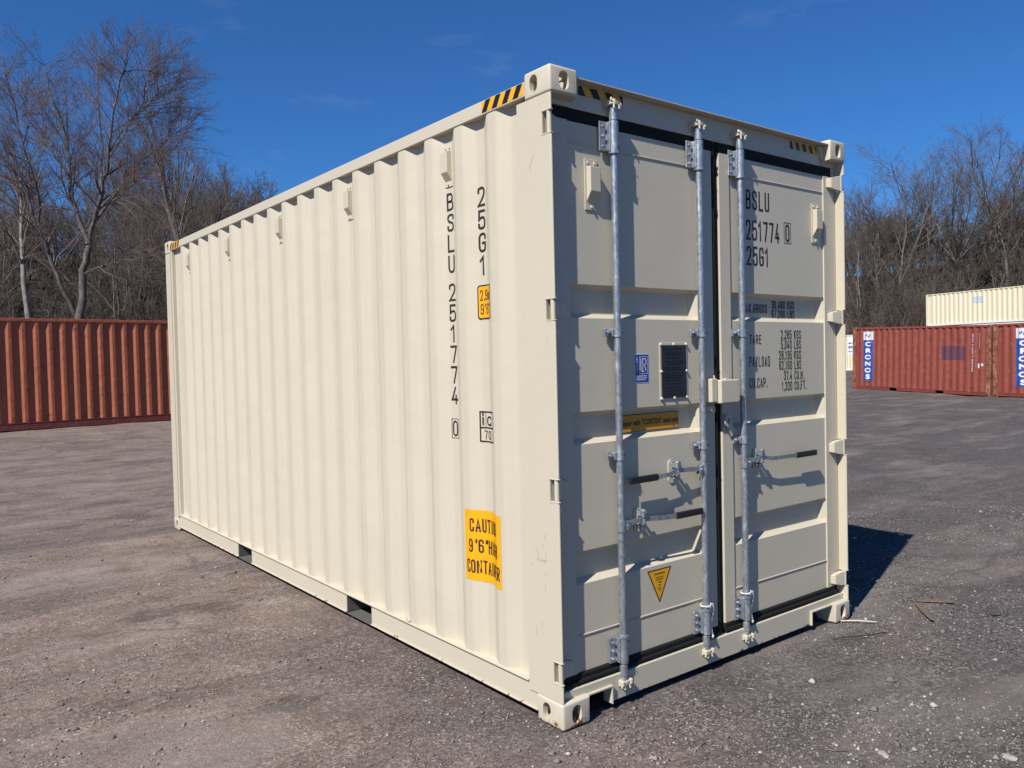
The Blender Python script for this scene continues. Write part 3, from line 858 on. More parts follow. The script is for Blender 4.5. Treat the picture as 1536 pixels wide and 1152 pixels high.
# ---- locking bars
BY = 0.032
def bolt(mb, x, z, y0, y1, r=0.0075):
    mb.tube([(x, y0, z), (x, y1, z)], r, 6, smooth=False)
    mb.tube([(x, y1+0.0005, z), (x, y1-0.004, z)], r*0.55, 8)
def locking_bar(bx, hz, direction, hx, gx0, gx1, kx):
    mb = MB()
    mb.tube([(bx, BY, 0.118), (bx, BY, 2.790)], 0.0168, 20)
    mb.tube([(bx, BY, 2.728), (bx, BY, 2.765)], 0.0195, 16)
    mb.tube([(bx, BY, 0.140), (bx, BY, 0.190)], 0.0195, 16)
    bar = mb.build('locking_bar', M['galv'], box)
    for z0, z1 in ((2.580, 2.722), (0.200, 0.325)):            # long bearing brackets
        mb = MB()
        mb.tube([(bx, BY, z0), (bx, BY, z1)], 0.0235, 18)
        mb.box((bx-0.072, 0.050, z0+0.004), (bx-0.016, 0.0585, z1-0.002), 0.003)
        mb.box((bx-0.030, 0.026, z0+0.004), (bx-0.018, 0.056, z1-0.002), 0.003)
        for z in (z0+0.025, (z0+z1)/2, z1-0.025): bolt(mb, bx-0.052, z, 0.051, 0.040)
        for z in (z0+0.02, z1-0.02): mb.tube([(bx+0.010, 0.0085, z), (bx+0.011, 0.0065, z)], 0.004, 8, mi=1)
        e = z0 if z0 > 1 else z1
        mb.tube([(bx, BY, e-0.006), (bx, BY, e+0.006)], 0.027, 18)
        o = mb.build('bearing_bracket', [M['galv'], M['rubber']], bar)
    for z in (1.750, 1.176):                                     # clamps
        mb = MB()
        mb.tube([(bx, BY, z-0.020), (bx, BY, z+0.020)], 0.0225, 18)
        mb.box((bx-0.066, 0.047, z-0.018), (bx-0.014, 0.0585, z+0.018), 0.003)
        mb.box((bx-0.034, 0.028, z-0.018), (bx-0.016, 0.050, z+0.018), 0.004)
        bolt(mb, bx-0.048, z+0.002, 0.048, 0.034, 0.009)
        mb.tube([(bx+0.010, 0.0105, z), (bx+0.011, 0.0085, z)], 0.004, 8, mi=1)
        mb.build('clamp', [M['galv'], M['rubber']], bar)
    for zc, s in ((2.802, 1), (0.108, -1)):                      # cams and keepers, overpainted cream
        mb = MB(); sd = int(bx*100)+s
        back = 0.062 if s > 0 else 0.034
        mb.box((bx-0.034, back-0.030, zc-0.010), (bx-0.020, back, zc+0.016), 0.004)
        mb.box((bx+0.020, back-0.030, zc-0.010), (bx+0.034, back, zc+0.016), 0.004)
        mb.box((bx-0.036, back-0.008, zc-0.014), (bx+0.036, back, zc+0.018), 0.003)
        mb.prism([(bx-0.026, 0.036), (bx-0.030, 0.016), (bx-0.012, 0.006), (bx+0.008, 0.008), (bx+0.030, 0.014), (bx+0.024, 0.034)], 2, zc-0.008, zc+0.010, 0.003)
        mb.tube([(bx, 0.030, zc-0.004), (bx, 0.030, zc+0.022*s)], [0.016, 0.012], 12)
        mb.blob((bx-0.030, 0.014, zc+0.014*s), (0.006, 0.006, 0.010), 1, 0.3, sd)
        mb.blob((bx+0.030, 0.014, zc-0.004*s), (0.008, 0.006, 0.009), 1, 0.3, sd+1)
        mb.tube([(bx-0.014, 0.012, zc-0.006), (bx-0.016, 0.010, zc-0.026)], 0.005, 6)
        mb.tube([(bx+0.014, 0.012, zc-0.006), (bx+0.018, 0.008, zc-0.024)], 0.005, 6)
        mb.build('cam_keeper', M['cream'], bar)
    # handle: bracket on the bar, flat lever through a keeper on the door, black grip
    d = direction
    mb = MB()
    mb.box((min(bx+d*0.012, bx+d*0.045), 0.016, hz-0.026), (max(bx+d*0.012, bx+d*0.045), 0.024, hz+0.020), 0.003)
    mb.box((min(bx+d*0.012, bx+d*0.045), 0.040, hz-0.026), (max(bx+d*0.012, bx+d*0.045), 0.048, hz+0.020), 0.003)
    mb.tube([(bx, BY, hz-0.030), (bx, BY, hz+0.024)], 0.021, 14)
    mb.tube([(bx+d*0.032, 0.010, hz-0.003), (bx+d*0.032, 0.052, hz-0.003)], 0.009, 10)
    path = [(bx+d*0.030, 0.032, hz), (kx-d*0.03, 0.026, hz+0.010), (kx+d*0.03, 0.024, hz+0.008), (hx, 0.022, hz-0.002), (gx0, 0.020, hz-0.004)]
    for a, b in zip(path, path[1:]):
        P = [(a[0], a[2]-0.012), (b[0], b[2]-0.012), (b[0], b[2]+0.012), (a[0], a[2]+0.012)]
        t = bmesh.new(); vs = []
        for (q, s) in ((a, -1), (a, 1), (b, 1), (b, -1)):
            for w in (-0.0035, 0.0035): vs.append(t.verts.new((q[0], q[1]+w, q[2]+0.011*s)))
        for f in ((0,2,4,6),(1,7,5,3),(0,1,3,2),(4,5,7,6),(2,3,5,4),(6,7,1,0)): t.faces.new([vs[i] for i in f])
        bmesh.ops.recalc_face_normals(t, faces=t.faces); mb.merge(t)
    mb.build('handle', M['galv'], bar, recalc=False)
    mb = MB(); a, b = sorted((gx0, gx1))
    mb.box((a, 0.009, hz-0.021), (b, 0.029, hz+0.012), 0.006, 3)
    mb.build('handle_grip', M['grip'], bar)
    mb = MB()
    mb.prism(rrect(kx-0.024, hz-0.055, kx+0.024, hz+0.062, 0.022), 1, 0.0625, 0.0675)      # cream base plate
    pl = mb.build('keeper_plate', M['cream'], bar)
    mb = MB()
    mb.box((kx-0.014, 0.018, hz-0.018), (kx+0.016, 0.062, hz-0.008), 0.002)
    mb.box((kx-0.012, 0.052, hz-0.018), (kx+0.012, 0.0622, hz+0.052), 0.004)
    mb.prism([(kx-0.012, hz+0.020), (kx+0.024, hz+0.022), (kx+0.010, hz+0.052), (kx-0.008, hz+0.058)], 1, 0.014, 0.020, 0.002)
    mb.box((kx-0.010, 0.020, hz+0.024), (kx-0.002, 0.056, hz+0.046), 0.002)
    mb.tube([(kx, 0.010, hz+0.048), (kx, 0.030, hz+0.048)], 0.011, 10)
    mb.tube([(kx, 0.020, hz-0.012), (kx+0.002, 0.020, hz+0.030)], 0.0045, 8)
    mb.tube([(kx+0.004, 0.052, hz-0.030), (kx+0.004, 0.030, hz-0.032)], 0.012, 10)
    mb.build('handle_keeper', M['galv'], bar)
    return bar
B1, B2, B3 = 0.411, 1.016, 1.355
b1 = locking_bar(B1, 0.848, 1, 0.700, 0.785, 0.985, 0.555); b1['label'] = 'locking bar on the left, its handle pointing right'
b2 = locking_bar(B2, 1.056, -1, 0.745, 0.655, 0.462, 0.806); b2['label'] = 'middle locking bar, its handle pointing left'
b3 = locking_bar(B3, 1.056, 1, 1.600, 1.828, 2.026, 1.500); b3['label'] = 'locking bar on the right door with its handle pointing right'

# lock box over the gap
mb = MB()
mb.box((1.062, 0.006, 1.392), (1.106, 0.0590, 1.514), 0.004)
mb.tube([(1.110, 0.030, 1.505), (1.110, 0.030, 1.530)], 0.004, 8)
mb.build('lock_box', M['cream'], doorL)
mb = MB()
mb.box((1.112, -0.014, 1.384), (1.262, 0.040, 1.506), 0.006, 3)
mb.box((1.216, 0.0405, 1.395), (1.262, 0.0590, 1.500), 0.002)
mb.prism([(0.0, 1.512), (0.03, 1.512), (0.03, 1.5065), (0.0, 1.5065)], 0, 1.17, 1.21)
mb.build('lock_box', M['cream'], doorR)
mb = MB()
mb.prism([(1.075, 1.345), (1.13, 1.335), (1.13, 1.368), (1.075, 1.372)], 1, 0.040, 0.0592, 0.003)
mb.build('stop_block', M['cream'], doorL)
# padlock ring plate with a hole
mb = MB()
n = 20
for k in range(n):
    a0, a1 = 2*math.pi*k/n, 2*math.pi*(k+1)/n
    c = (1.232, 1.288)
    def pp(r, a, y, s=1.15): return (c[0]+r*math.cos(a), y, c[1]+r*s*math.sin(a))
    for y, fl in ((0.034, 0), (0.044, 1)):
        q = [pp(0.014, a0, y), pp(0.030, a0, y), pp(0.030, a1, y), pp(0.014, a1, y)]
        mb.quad(q if not fl else q[::-1])
    mb.quad([pp(0.030, a0, 0.034), pp(0.030, a0, 0.044), pp(0.030, a1, 0.044), pp(0.030, a1, 0.034)])
    mb.quad([pp(0.014, a0, 0.044), pp(0.014, a0, 0.034), pp(0.014, a1, 0.034), pp(0.014, a1, 0.044)])
mb.prism([(1.225, 1.262), (1.262, 1.275), (1.285, 1.235), (1.268, 1.200)], 1, 0.040, 0.0592, 0.002)
mb.build('padlock_eye', M['cream'], doorR)

def round_prof():
    rp = round_wave(WP, 0.03, 6); return prof(rp)
PRr = prof(round_wave(WP))
def drape(off):
    def f(u, z):
        y = -u; x = min(PRr(y), PRr(y+0.012)*0.5+PRr(y-0.012)*0.5)
        return (x-off, y, z)
    return f
# ---- lettering on the side (stands on the sheet's inner flats and follows its waves)
EPS = 0.0012
CUTS = [p[0] for p in WP]
def side_map(u, z):        # u runs to the right in the picture = towards -y
    y = -u; return (PR(y)-EPS, y, z)
SC = [-c for c in CUTS]
def vertical(s, yc, ztop, step, h, w, t):
    qs = []
    z = ztop
    for ch in s:
        if ch != ' ': qs += text_quads(ch, -yc, z-h, h, w, t, align='C')
        z -= step if ch != ' ' else step*0.36
    return qs
decal('owner_code', vertical('BSLU', 0.851, 2.500, 0.1065, 0.091, 0.058, 0.0115), drape(0.0012), M['ink'], box, [-0.95+0.006*k for k in range(80)])
decal('serial_number', vertical('251774', 0.851, 2.500-4.36*0.1065, 0.1065, 0.091, 0.058, 0.0115), drape(0.0012), M['ink'], box, [-0.95+0.006*k for k in range(80)])
q = text_quads('0', -0.853, 1.245, 0.082, 0.044, 0.010, align='C') + frame_quads(-0.853-0.031, 1.235, -0.853+0.031, 1.337, 0.003)
decal('check_digit', q, drape(0.0012), M['ink'], box, [-0.95+0.006*k for k in range(80)])
q = vertical('25G1', 0.577, 2.482, 0.1115, 0.096, 0.058, 0.0125)
decal('size_code', q, drape(0.0012), M['ink'], box, [-0.95+0.006*k for k in range(80)])
# yellow height label
u0, u1, z0, z1 = -0.620, -0.490, 1.836, 2.004
decal('height_sticker', [rrect(u0, z0, u1, z1, 0.014)], drape(0.0010), M['black_v'], box, [u0 + 0.006*k for k in range(26)])
decal('height_sticker', [rrect(u0+0.007, z0+0.007, u1-0.007, z1-0.007, 0.010)], drape(0.0020), M['yellow'], box, [u0 + 0.006*k for k in range(26)])
q = text_quads('2.9m', u0+0.018, 1.928, 0.052, 0.021, 0.0055, 0.006) + text_quads("9'6\"", u0+0.020, 1.860, 0.052, 0.024, 0.0055, 0.006)
decal('height_lettering', q, drape(0.0030), M['ink_brown'], box, [u0 + 0.006*k for k in range(26)])
# handling mark box
u0, u1 = -0.625, -0.485
q = frame_quads(u0, 1.232, u1, 1.385, 0.007) + [rect(u0, 1.300, u1, 1.307), rect(u0+0.040, 1.307, u0+0.0435, 1.385)]
q += text_quads('i', u0+0.013, 1.316, 0.062, 0.026, 0.0095) + text_quads('c', u0+0.052, 1.314, 0.066, 0.040, 0.0085)
q += text_quads('70', u0+0.030, 1.246, 0.044, 0.024, 0.0055, 0.008)
decal('handling_mark', q, drape(0.0012), M['ink'], box, [u0 + 0.006*k for k in range(26)])
# CAUTION sheet draped over the waves
ua, ub, za, zb = -0.734, -0.434, 0.534, 0.890
fine = [ua + 0.01*k for k in range(31)]
decal('caution_sign', [rect(ua, za, ub, zb)], drape(0.0012), M['yellow'], box, fine)
uc = (ua+ub)/2
for s, zz, w in (('CAUTION', 0.780, 0.0270), ("9'6\"HIGH", 0.676, 0.0280), ('CONTAINER', 0.572, 0.0262)):
    decal('caution_line', text_quads(s, uc, zz, 0.068, w, 0.0088, 0.0068 if len(s) < 9 else 0.0064, align='C'), drape(0.0022), M['ink_brown'], box, fine)

# ---- hazard tape on rails and header
def hazard(name, x0, x1, z0, z1, mapf, n, par, slant=0.6, dark_first=True):
    h = z1-z0; decal(name, [rect(x0, z0, x1, z1)], lambda u, z: mapf(u, z, 0.0008), M['orange' if 'dull' in name else 'yellow'], par)
    p = (x1-x0)/n; qs = []
    for k in range(-1, n+1):
        a = x0 + k*p; pts = [(a, z0), (a+p*0.5, z0), (a+p*0.5+h*slant, z1), (a+h*slant, z1)]
        # clip to the tape's ends
        cl = []
        def clip(pts, lim, sgn):
            o = []
            for i in range(len(pts)):
                A, Bq = pts[i-1], pts[i]
                ia, ib = (A[0]-lim)*sgn >= 0, (Bq[0]-lim)*sgn >= 0
                if ia != ib:
                    t = (lim-A[0])/(Bq[0]-A[0]); o.append((lim, A[1]+t*(Bq[1]-A[1])))
                if ib: o.append(Bq)
            return o
        pts = clip(pts, x0, 1)
        if len(pts) > 2: pts = clip(pts, x1, -1)
        if len(pts) > 2: qs.append(pts)
    decal(name.replace('tape', 'stripes'), qs, lambda u, z: mapf(u, z, 0.0016), M['black_v'], par)
rail_map = lambda u, z, e: (0.003-e, -u, z)
hazard('hazard_tape', -0.500, -0.182, 2.8105, 2.864, rail_map, 4, box, 0.62)
hazard('hazard_tape', -(D-0.182), -(D-0.500), 2.8105, 2.864, rail_map, 4, box, 0.62)
head_map = lambda u, z, e: (u, 0.062-e, z)
hazard('hazard_tape', 0.220, 0.505, 2.818, 2.860, head_map, 3, box, -0.6)
hazard('hazard_tape', W-0.485, W-0.215, 2.812, 2.856, head_map, 4, box, -0.35)

# ---- door markings
def dmap(y): return lambda u, z: (u, y-EPS, z)
decal('owner_code', text_quads('BSLU', 1.453, 2.428, 0.107, 0.042, 0.0118, 0.0145), dmap(DP), M['ink'], doorR)
decal('serial_number', text_quads('251774', 1.450, 2.262, 0.110, 0.042, 0.0118, 0.0135), dmap(DP), M['ink'], doorR)
q = text_quads('0', 1.838, 2.276, 0.100, 0.040, 0.0118, 0.012, 'C') + frame_quads(1.804, 2.266, 1.872, 2.386, 0.0035)
decal('check_digit', q, dmap(DP), M['ink'], doorR)
q = text_quads('25G1', 1.452, 2.123, 0.106, 0.042, 0.0118, 0.0145)
decal('size_code', q, dmap(DP), M['ink'], doorR)
def two(q, a, b, xn, xu, z0, z1, h=0.051):
    for s, zz in ((a, z0), (b, z1)):
        num, unit = s.split(' ')
        q += text_quads(num, xn, zz, h, 0.0185, 0.0056, 0.0065, 'R')
        q += text_quads(unit, xu, zz, h, 0.0185, 0.0056, 0.0065, 'L')
for w_, xx, zz, hh, nn_, uu in (('TARE', 1.468, 1.692, 0.051, (('2,285 KGS', 1.719), ('5,040 LBS', 1.662)), 0), ('PAYLOAD', 1.462, 1.567, 0.056, (('28,195 KGS', 1.602), ('62,160 LBS', 1.544)), 0),
                                ('CU.CAP.', 1.460, 1.449, 0.055, (('37.4 CU.M.', 1.484), ('1,320 CU.FT.', 1.424)), 0)):
    decal('weight_heading', text_quads(w_, xx, zz, hh, 0.0205, 0.0056, 0.0078), dmap(DP), M['ink'], doorR)
    for (s_, z_) in nn_:
        q = []; num, unit = s_.split(' ')
        q += text_quads(num, 1.866, z_, 0.051, 0.0190, 0.0056, 0.0058, 'R') + text_quads(unit, 1.890, z_, 0.051, 0.0190, 0.0056, 0.0060, 'L')
        decal('weight_line', q, dmap(DP), M['ink'], doorR)
def trough_map(u, z):       # follows the trough's slopes
    zs = [1.816, 1.838, 1.949, 1.970]; ys = [DP, DT, DT, DP]
    return (u, float(np.interp(z, zs, ys))-0.003, z)
decal('weight_heading', text_quads('MAX.GROSS', 1.458, 1.866, 0.050, 0.0200, 0.0056, 0.0072), trough_map, M['ink'], doorR)
for s_, z_ in (('30,480 KGS', 1.893), ('67,200 LBS', 1.841)):
    num, unit = s_.split(' ')
    decal('weight_line', text_quads(num, 1.860, z_, 0.046, 0.0190, 0.0056, 0.0058, 'R') + text_quads(unit, 1.884, z_, 0.046, 0.0190, 0.0056, 0.0060, 'L'), trough_map, M['ink'], doorR)

# data plate with rivets
mb = MB(); mb.box((0.734, DP-0.004, 1.418), (0.940, DP-0.0005, 1.702), 0.001)
pf = mb.build('data_plate', M['cream'], doorL)
mb = MB(); mb.box((0.745, DP-0.0065, 1.426), (0.930, DP-0.0042, 1.690), 0.001)
pp_ = mb.build('plate_face', M['plate'], doorL)
mb = MB()
for x in (0.742, 0.837, 0.932):
    for z in (1.426, 1.560, 1.694):
        if x == 0.837 and z == 1.560: continue
        mb = MB(); mb.tube([(x, DP-0.003, z), (x, DP-0.012, z)], [0.0085, 0.006], 10)
        mb.build('rivet', M['cream'], doorL)
rr = random.Random(3); q = []
z = 1.668
while z > 1.44:
    x = 0.760+rr.uniform(0, 0.015); e = 0.918-rr.uniform(0, 0.04)
    while x < e:
        w = rr.uniform(0.004, 0.018); q.append(rect(x, z, min(x+w, e), z+rr.choice((0.004, 0.006, 0.008)))); x += w+0.004
    z -= rr.choice((0.012, 0.017))
decal('plate_lines', q, lambda u, z: (u, DP-0.0075, z), M['plate_text'], doorL)
# class society sticker
decal('certificate_sticker', [rect(0.560, 1.508, 0.662-0.004, 1.650)], dmap(DP), M['white_v'], doorL)
decal('certificate_face', [rect(0.564, 1.512, 0.654, 1.646)], lambda u, z: (u, DP-0.002, z), M['blue_v'], doorL)
q = frame_quads(0.589, 1.552, 0.647, 1.636, 0.002)
q += [rect(0.598, 1.562, 0.603, 1.628), rect(0.598, 1.562, 0.624, 1.566)]
q += text_quads('R', 0.611, 1.566, 0.062, 0.027, 0.0045)
for i in range(3):
    x = 0.570
    while x < 0.640 - i*0.006:
        w = rr.uniform(0.004, 0.010); q.append(rect(x, 1.540-i*0.009, x+w, 1.544-i*0.009)); x += w+0.002
z = 1.560
for i in range(9): q.append(rect(0.570, z, 0.577, z+rr.choice((0.004, 0.006)))); z += 0.0085
decal('certificate_lettering', q, lambda u, z: (u, DP-0.003, z), M['white_v'], doorL)
# orange repair label in the trough
decal('repair_label', [rect(0.475, 1.270, 0.905, 1.356)], lambda u, z: (u, DT-0.006, z), M['ink_brown'], doorL)
decal('repair_face', [rect(0.478, 1.273, 0.902, 1.353)], lambda u, z: (u, DT-0.0072, z), M['orange'], doorL)
decal('repair_lettering', shift(font_quads('Repair with "CORTEN" steel only', 0.038, 0.80, 0.0005), 0.695, 1.302), lambda u, z: (u, DT-0.0084, z), M['ink_brown'], doorL)
# triangular warning label
decal('warning_triangle', [[(0.620, 0.585), (0.706, 0.416), (0.794, 0.585)]], dmap(DP), M['ink_brown'], doorL)
decal('warning_face', [[(0.6305, 0.579), (0.706, 0.431), (0.7835, 0.579)]], lambda u, z: (u, DP-0.002, z), M['yellow'], doorL)
q = []
for zz, hw, th in ((0.560, 0.036, 0.006), (0.543, 0.028, 0.004), (0.532, 0.027, 0.004), (0.518, 0.010, 0.005), (0.503, 0.010, 0.005), (0.488, 0.012, 0.004), (0.478, 0.007, 0.004)):
    x = 0.706-hw
    while x < 0.706+hw:
        w = rr.uniform(0.003, 0.008); q.append(rect(x, zz, x+w, zz+th)); x += w+0.0022
decal('warning_lettering', q, lambda u, z: (u, DP-0.003, z), M['ink_brown'], doorL)

# scuffs on the side of the corner post
pm = lambda u, z: (0.004-0.0008, -u, z)
q = []
for k in range(16):
    u = -rr.uniform(0.095, 0.165); z = 0.735+rr.gauss(0, 0.004)
    q.append(rect(u, z, u+rr.uniform(0.003, 0.011), z+rr.uniform(0.001, 0.003)))
for k in range(9):
    u = -rr.uniform(0.09, 0.20); z = rr.uniform(0.60, 0.86); q.append(rect(u, z, u+0.0015, z+rr.uniform(0.003, 0.02)))
for u, z, h in ((-0.150, 0.745, 0.03), (-0.099, 0.748, 0.035), (-0.105, 0.605, 0.03), (-0.175, 0.38, 0.05), (-0.135, 0.43, 0.03), (-0.060, 1.70, 0.03)):
    q.append([(u, z), (u+0.0012, z), (u+0.003, z+h), (u+0.0018, z+h)])
pts = [(-0.152, 2.47), (-0.147, 2.49), (-0.140, 2.508), (-0.130, 2.522), (-0.121, 2.532)]
for a, b in zip(pts, pts[1:]): q.append([(a[0], a[1]), (a[0]+0.0016, a[1]), (b[0]+0.0016, b[1]), (b[0], b[1])])
for o in [decal('scuff_marks', q, pm, M['smudge'], box)]: o['label'] = 'scratches and scuffs on the corner post'

# ---- twisted white cords tied round two locking bars
def cord_tie(bx, zt, length, label):
    e = empty('seal_cord', (bx, BY, zt))
    mb = MB()
    pts = []
    for k in range(33):
        a = 2*math.pi*k/16; pts.append((0.0275*math.cos(a), 0.0275*math.sin(a), 0.006*math.sin(a*0.5+1)+0.008*(k/32)))
    mb.tube(pts, 0.0035, 6); mb.build('loop', M['cord'], e)
    mb = MB(); pts = []; pts2 = []
    for k in range(40):
        t = k/39; a = t*40
        x = 0.030+0.006*math.sin(t*7); y = -0.016-0.004*math.cos(t*5); z = 0.012-t*length
        pts.append((x+0.003*math.cos(a), y+0.003*math.sin(a), z)); pts2.append((x-0.003*math.cos(a), y-0.003*math.sin(a), z))
    mb.tube(pts, 0.0026, 5); mb.tube(pts2, 0.0026, 5)
    mb.blob((0.031, -0.018, 0.008-length), (0.009, 0.006, 0.012), 1, 0.25, 4)
    mb.build('tail', M['cord'], e)
    tag(e, label, 'cord', 'white cords tied round the locking bars')
cord_tie(B2, 0.343, 0.17, 'white twisted cord tied low round the middle locking bar')
cord_tie(B3, 0.343, 0.165, 'white twisted cord tied low round the locking bar nearest the right corner')

# ================================================================== OTHER CONTAINERS
def simple_container(name, loc, rz, Lc, Hc, mats, pitch=0.278, tilt=0.0, post=None, pockets=True, start=0.40, xo=0.006, xi=0.045, flip=False, rail_h=0.12):
    """same frame as the cream one: long side on x=0 facing -x, length along +y"""
    e = empty(name, loc, (0, 0, rz)); e.rotation_mode = 'XYZ'
    e.rotation_euler = Euler((tilt, 0, rz))
    wall, rail, pst = mats; Wc = 2.40
    P = wave_pts(0.16, Lc-0.16, start, pitch, xo, xi)
    corrugated(round_wave(P), rail_h+0.04, Hc-0.08, 'side_wall', wall, e)
    corrugated(round_wave(P), rail_h+0.04, Hc-0.08, 'side_wall', wall, e, flip=True, W=Wc)
    for y in (0.03, Lc-0.03):
        mb = MB(); pv = None; x = 0.1; s = 1 if y < 1 else -1
        while x < Wc-0.15:
            for dx, dy in ((0, 0.03), (0.05, 0), (0.12, 0), (0.17, 0.03)):
                a = mb.bm.verts.new((x+dx, y+dy*s, 0.12)); b = mb.bm.verts.new((x+dx, y+dy*s, Hc-0.06))
                if pv: mb.bm.faces.new((pv[0], pv[1], b, a))
                pv = (a, b)
            x += 0.24
        mb.build('end_wall', wall, e)
    for X in ((0.0, 0.06), (Wc-0.06, Wc)):
        mb = MB(); mb.box((X[0], 0.18, Hc-0.08), (X[1], Lc-0.18, Hc-0.015), 0.004); mb.build('top_side_rail', wall, e)
        mb = MB()
        pk = [Lc*0.5-1.03-0.17, Lc*0.5-1.03+0.17, Lc*0.5+1.03-0.17, Lc*0.5+1.03+0.17] if pockets else []
        ys = [0.18]+pk+[Lc-0.18]
        for a, b in zip(ys[::2], ys[1::2]): 
            mb.box((X[0]+0.006 if X[0] < 1 else X[0], a, 0.03), (X[1] if X[0] < 1 else X[1]-0.006, b, rail_h+0.02), 0.003)
        mb.box((X[0], 0.165, rail_h+0.021), (X[1], Lc-0.165, rail_h+0.04), 0.002)
        mb.build('bottom_side_rail', rail, e)
    for x0, x1 in ((0.001, 0.10), (Wc-0.10, Wc-0.001)):
        for y0, y1 in ((0.003, 0.16), (Lc-0.16, Lc-0.003)):
            mb = MB(); mb.box((x0, y0, 0.119), (x1, y1, Hc-0.119), 0.006); mb.build('corner_post', pst, e)
    for fx in (0, 1):
        for fy in (0, 1):
            for tp in (0, 1): casting_mesh('corner_casting', fx, fy, tp, Wc, Lc, Hc, pst, e, holes=(fx == 0))
    mb = MB(); mb.box((0.03, 0.05, Hc-0.03), (Wc-0.03, Lc-0.05, Hc-0.012)); 
    k = 0.2
    while k < Lc-0.3: mb.box((0.06, k, Hc-0.0118), (Wc-0.06, k+0.09, Hc-0.002)); k += 0.21
    mb.build('roof', wall, e)
    mb = MB(); mb.box((0.065, 0.03, 0.10), (Wc-0.065, Lc-0.03, rail_h+0.03)); mb.build('floor', M['floor'], e)
    return e, P

def yaw(P0, P1):   # rotation so that local +y runs P0 -> P1
    return math.atan2(-(P1[0]-P0[0]), P1[1]-P0[1])
# left red container (40 ft): wall line through (-0.27,18.79) and (3.41,19.23); local +y runs to the left
dirL = Vector((-0.269-3.413, 18.789-19.225, 0)).normalized()
P0 = Vector((3.413, 19.225, 0)) - dirL*3.6
e, P = simple_container('shipping_container', (P0.x, P0.y, gz(2, 19)-0.02), yaw(P0, P0+dirL), 12.19, 2.60, (M['red_left'], M['red_rail'], M['red_left']), pockets=False, xi=0.050, rail_h=0.16)
tag(e, 'long oxide red shipping container with deep dark grooves, left of the cream one', 'container')

# two red containers on the right, in line
dirR = Vector((30.235-29.029, 15.501-9.72, 0)).normalized()
P0 = Vector((29.06, 9.78, -0.065))
rzR = yaw(P0, P0+dirR)
def blue_banner(e, P, y0, y1, Lc):
    """y0 < y1: banner spans these; letters read downwards, white on blue below a white square"""
    pr = prof(P); cuts = [-p[0] for p in P] + [-(y0+(y1-y0)*k/10) for k in range(11)]
    def mp(off): return lambda u, z: (pr(-u)-off, -u, z)
    decal('banner', [rect(-y1, 0.38, -y0, 2.07)], mp(0.004), M['blue_worn'], e, cuts)
    decal('banner_top', [rect(-y1, 2.07, -y0, 2.42)], mp(0.004), M['white_worn'], e, cuts)
    uc = -(y0+y1)/2; q = []
    for i, ch in enumerate('CRONOS'):
        g = font_quads(ch, 0.245, 1.6, 0.010)
        q += shift(g, uc, 1.82-i*0.272)
    decal('banner_lettering', q, mp(0.012), M['white_v'], e, cuts)
    q = []; r5 = random.Random(5)
    for i in range(9):
        u = uc+r5.uniform(-0.15, 0.12); z = 2.17+r5.uniform(0, 0.09); q.append(rect(u, z, u+0.03, z+r5.uniform(0.03, 0.09)))
    decal('banner_mark', q, mp(0.012), M['blue_v'], e, cuts)
for i in range(2):
    Lc = 6.058
    if i == 0: base = P0; 
    else: base = P0 - dirR*(Lc+0.10) + Vector((0, 0, -0.05))
    e, P = simple_container('shipping_container', base, rzR, Lc, 2.60, (M['red_right'], M['red_rail'], M['rusty']), tilt=rad(1.6) if i == 0 else rad(0.6))
    if i == 0:
        blue_banner(e, P, Lc-1.03, Lc-0.52, Lc)
        pr = prof(P); cuts = [-p[0] for p in P]
        mpf = lambda u, z: (pr(-u)-0.006, -u, z)
        decal('faded_panel', [rect(-1.95, 1.32, -1.00, 1.82)], mpf, M['faded_blue'], e, cuts)
        q = []; r6 = random.Random(9); z = 2.28
        while z > 0.95:
            h = r6.uniform(0.05, 0.10); q.append(rect(-0.735, z-h, -0.672, z)); q.append(rect(-0.66, z-h, -0.65, z-0.02)) if r6.random() < .2 else None
            z -= h+r6.choice((0.015, 0.02, 0.06))
        z = 2.30
        while z > 1.75:
            h = r6.uniform(0.05, 0.09); q.append(rect(-0.455, z-h, -0.42, z)); z -= h+0.02
        q.append(rrect(-0.50, 1.02, -0.40, 1.20, 0.04)); q.append(rrect(-0.35, 1.10, -0.29, 1.20, 0.025))
        decal('faded_lettering', q, mpf, M['white_worn'], e, cuts)
        tag(e, 'weathered red shipping container with a lettered blue banner and a faded blue panel', 'container', 'red containers in line on the right')
    else:
        blue_banner(e, P, Lc-1.36, Lc-0.80, Lc)
        tag(e, 'red shipping container with rusty end post, cut by the right edge of the photo', 'container', 'red containers in line on the right')

# far cream container stacked on a white one, behind the red line
ang = rzR - rad(3)
c_, s_ = math.cos(ang), math.sin(ang)
ydir = Vector((-s_, c_, 0))
Pend = Vector((65.2, 28.9, 0)) 
for i in range(2):
    Lc = 12.19
    loc = Pend - ydir*Lc
    e, P = simple_container('shipping_container', (loc.x, loc.y, 1.02+2.62*i), ang, Lc, 2.60 if i == 0 else 2.60,
        (M['cream_far'] if i else M['white_far'], M['white_far'], M['cream_far'] if i else M['white_far']), pitch=0.40, xi=0.06, pockets=False)
    if i:
        pr = prof(P); cuts = [-p[0] for p in P]
        decal('pale_label', [rect(-(Lc-4.15), 1.55, -(Lc-4.95), 2.05)][:0] or [rect(-(Lc-4.15-0.0), 1.6, -(Lc-4.15)+0.9, 2.1)], lambda u, z: (pr(-u)-0.008, -u, z), M['pale_blue'], e, cuts)
        tag(e, 'cream shipping container stacked on top, far behind the red containers', 'container')
    else:
        tag(e, 'white shipping container under the stacked cream one, only its top edge showing', 'container')
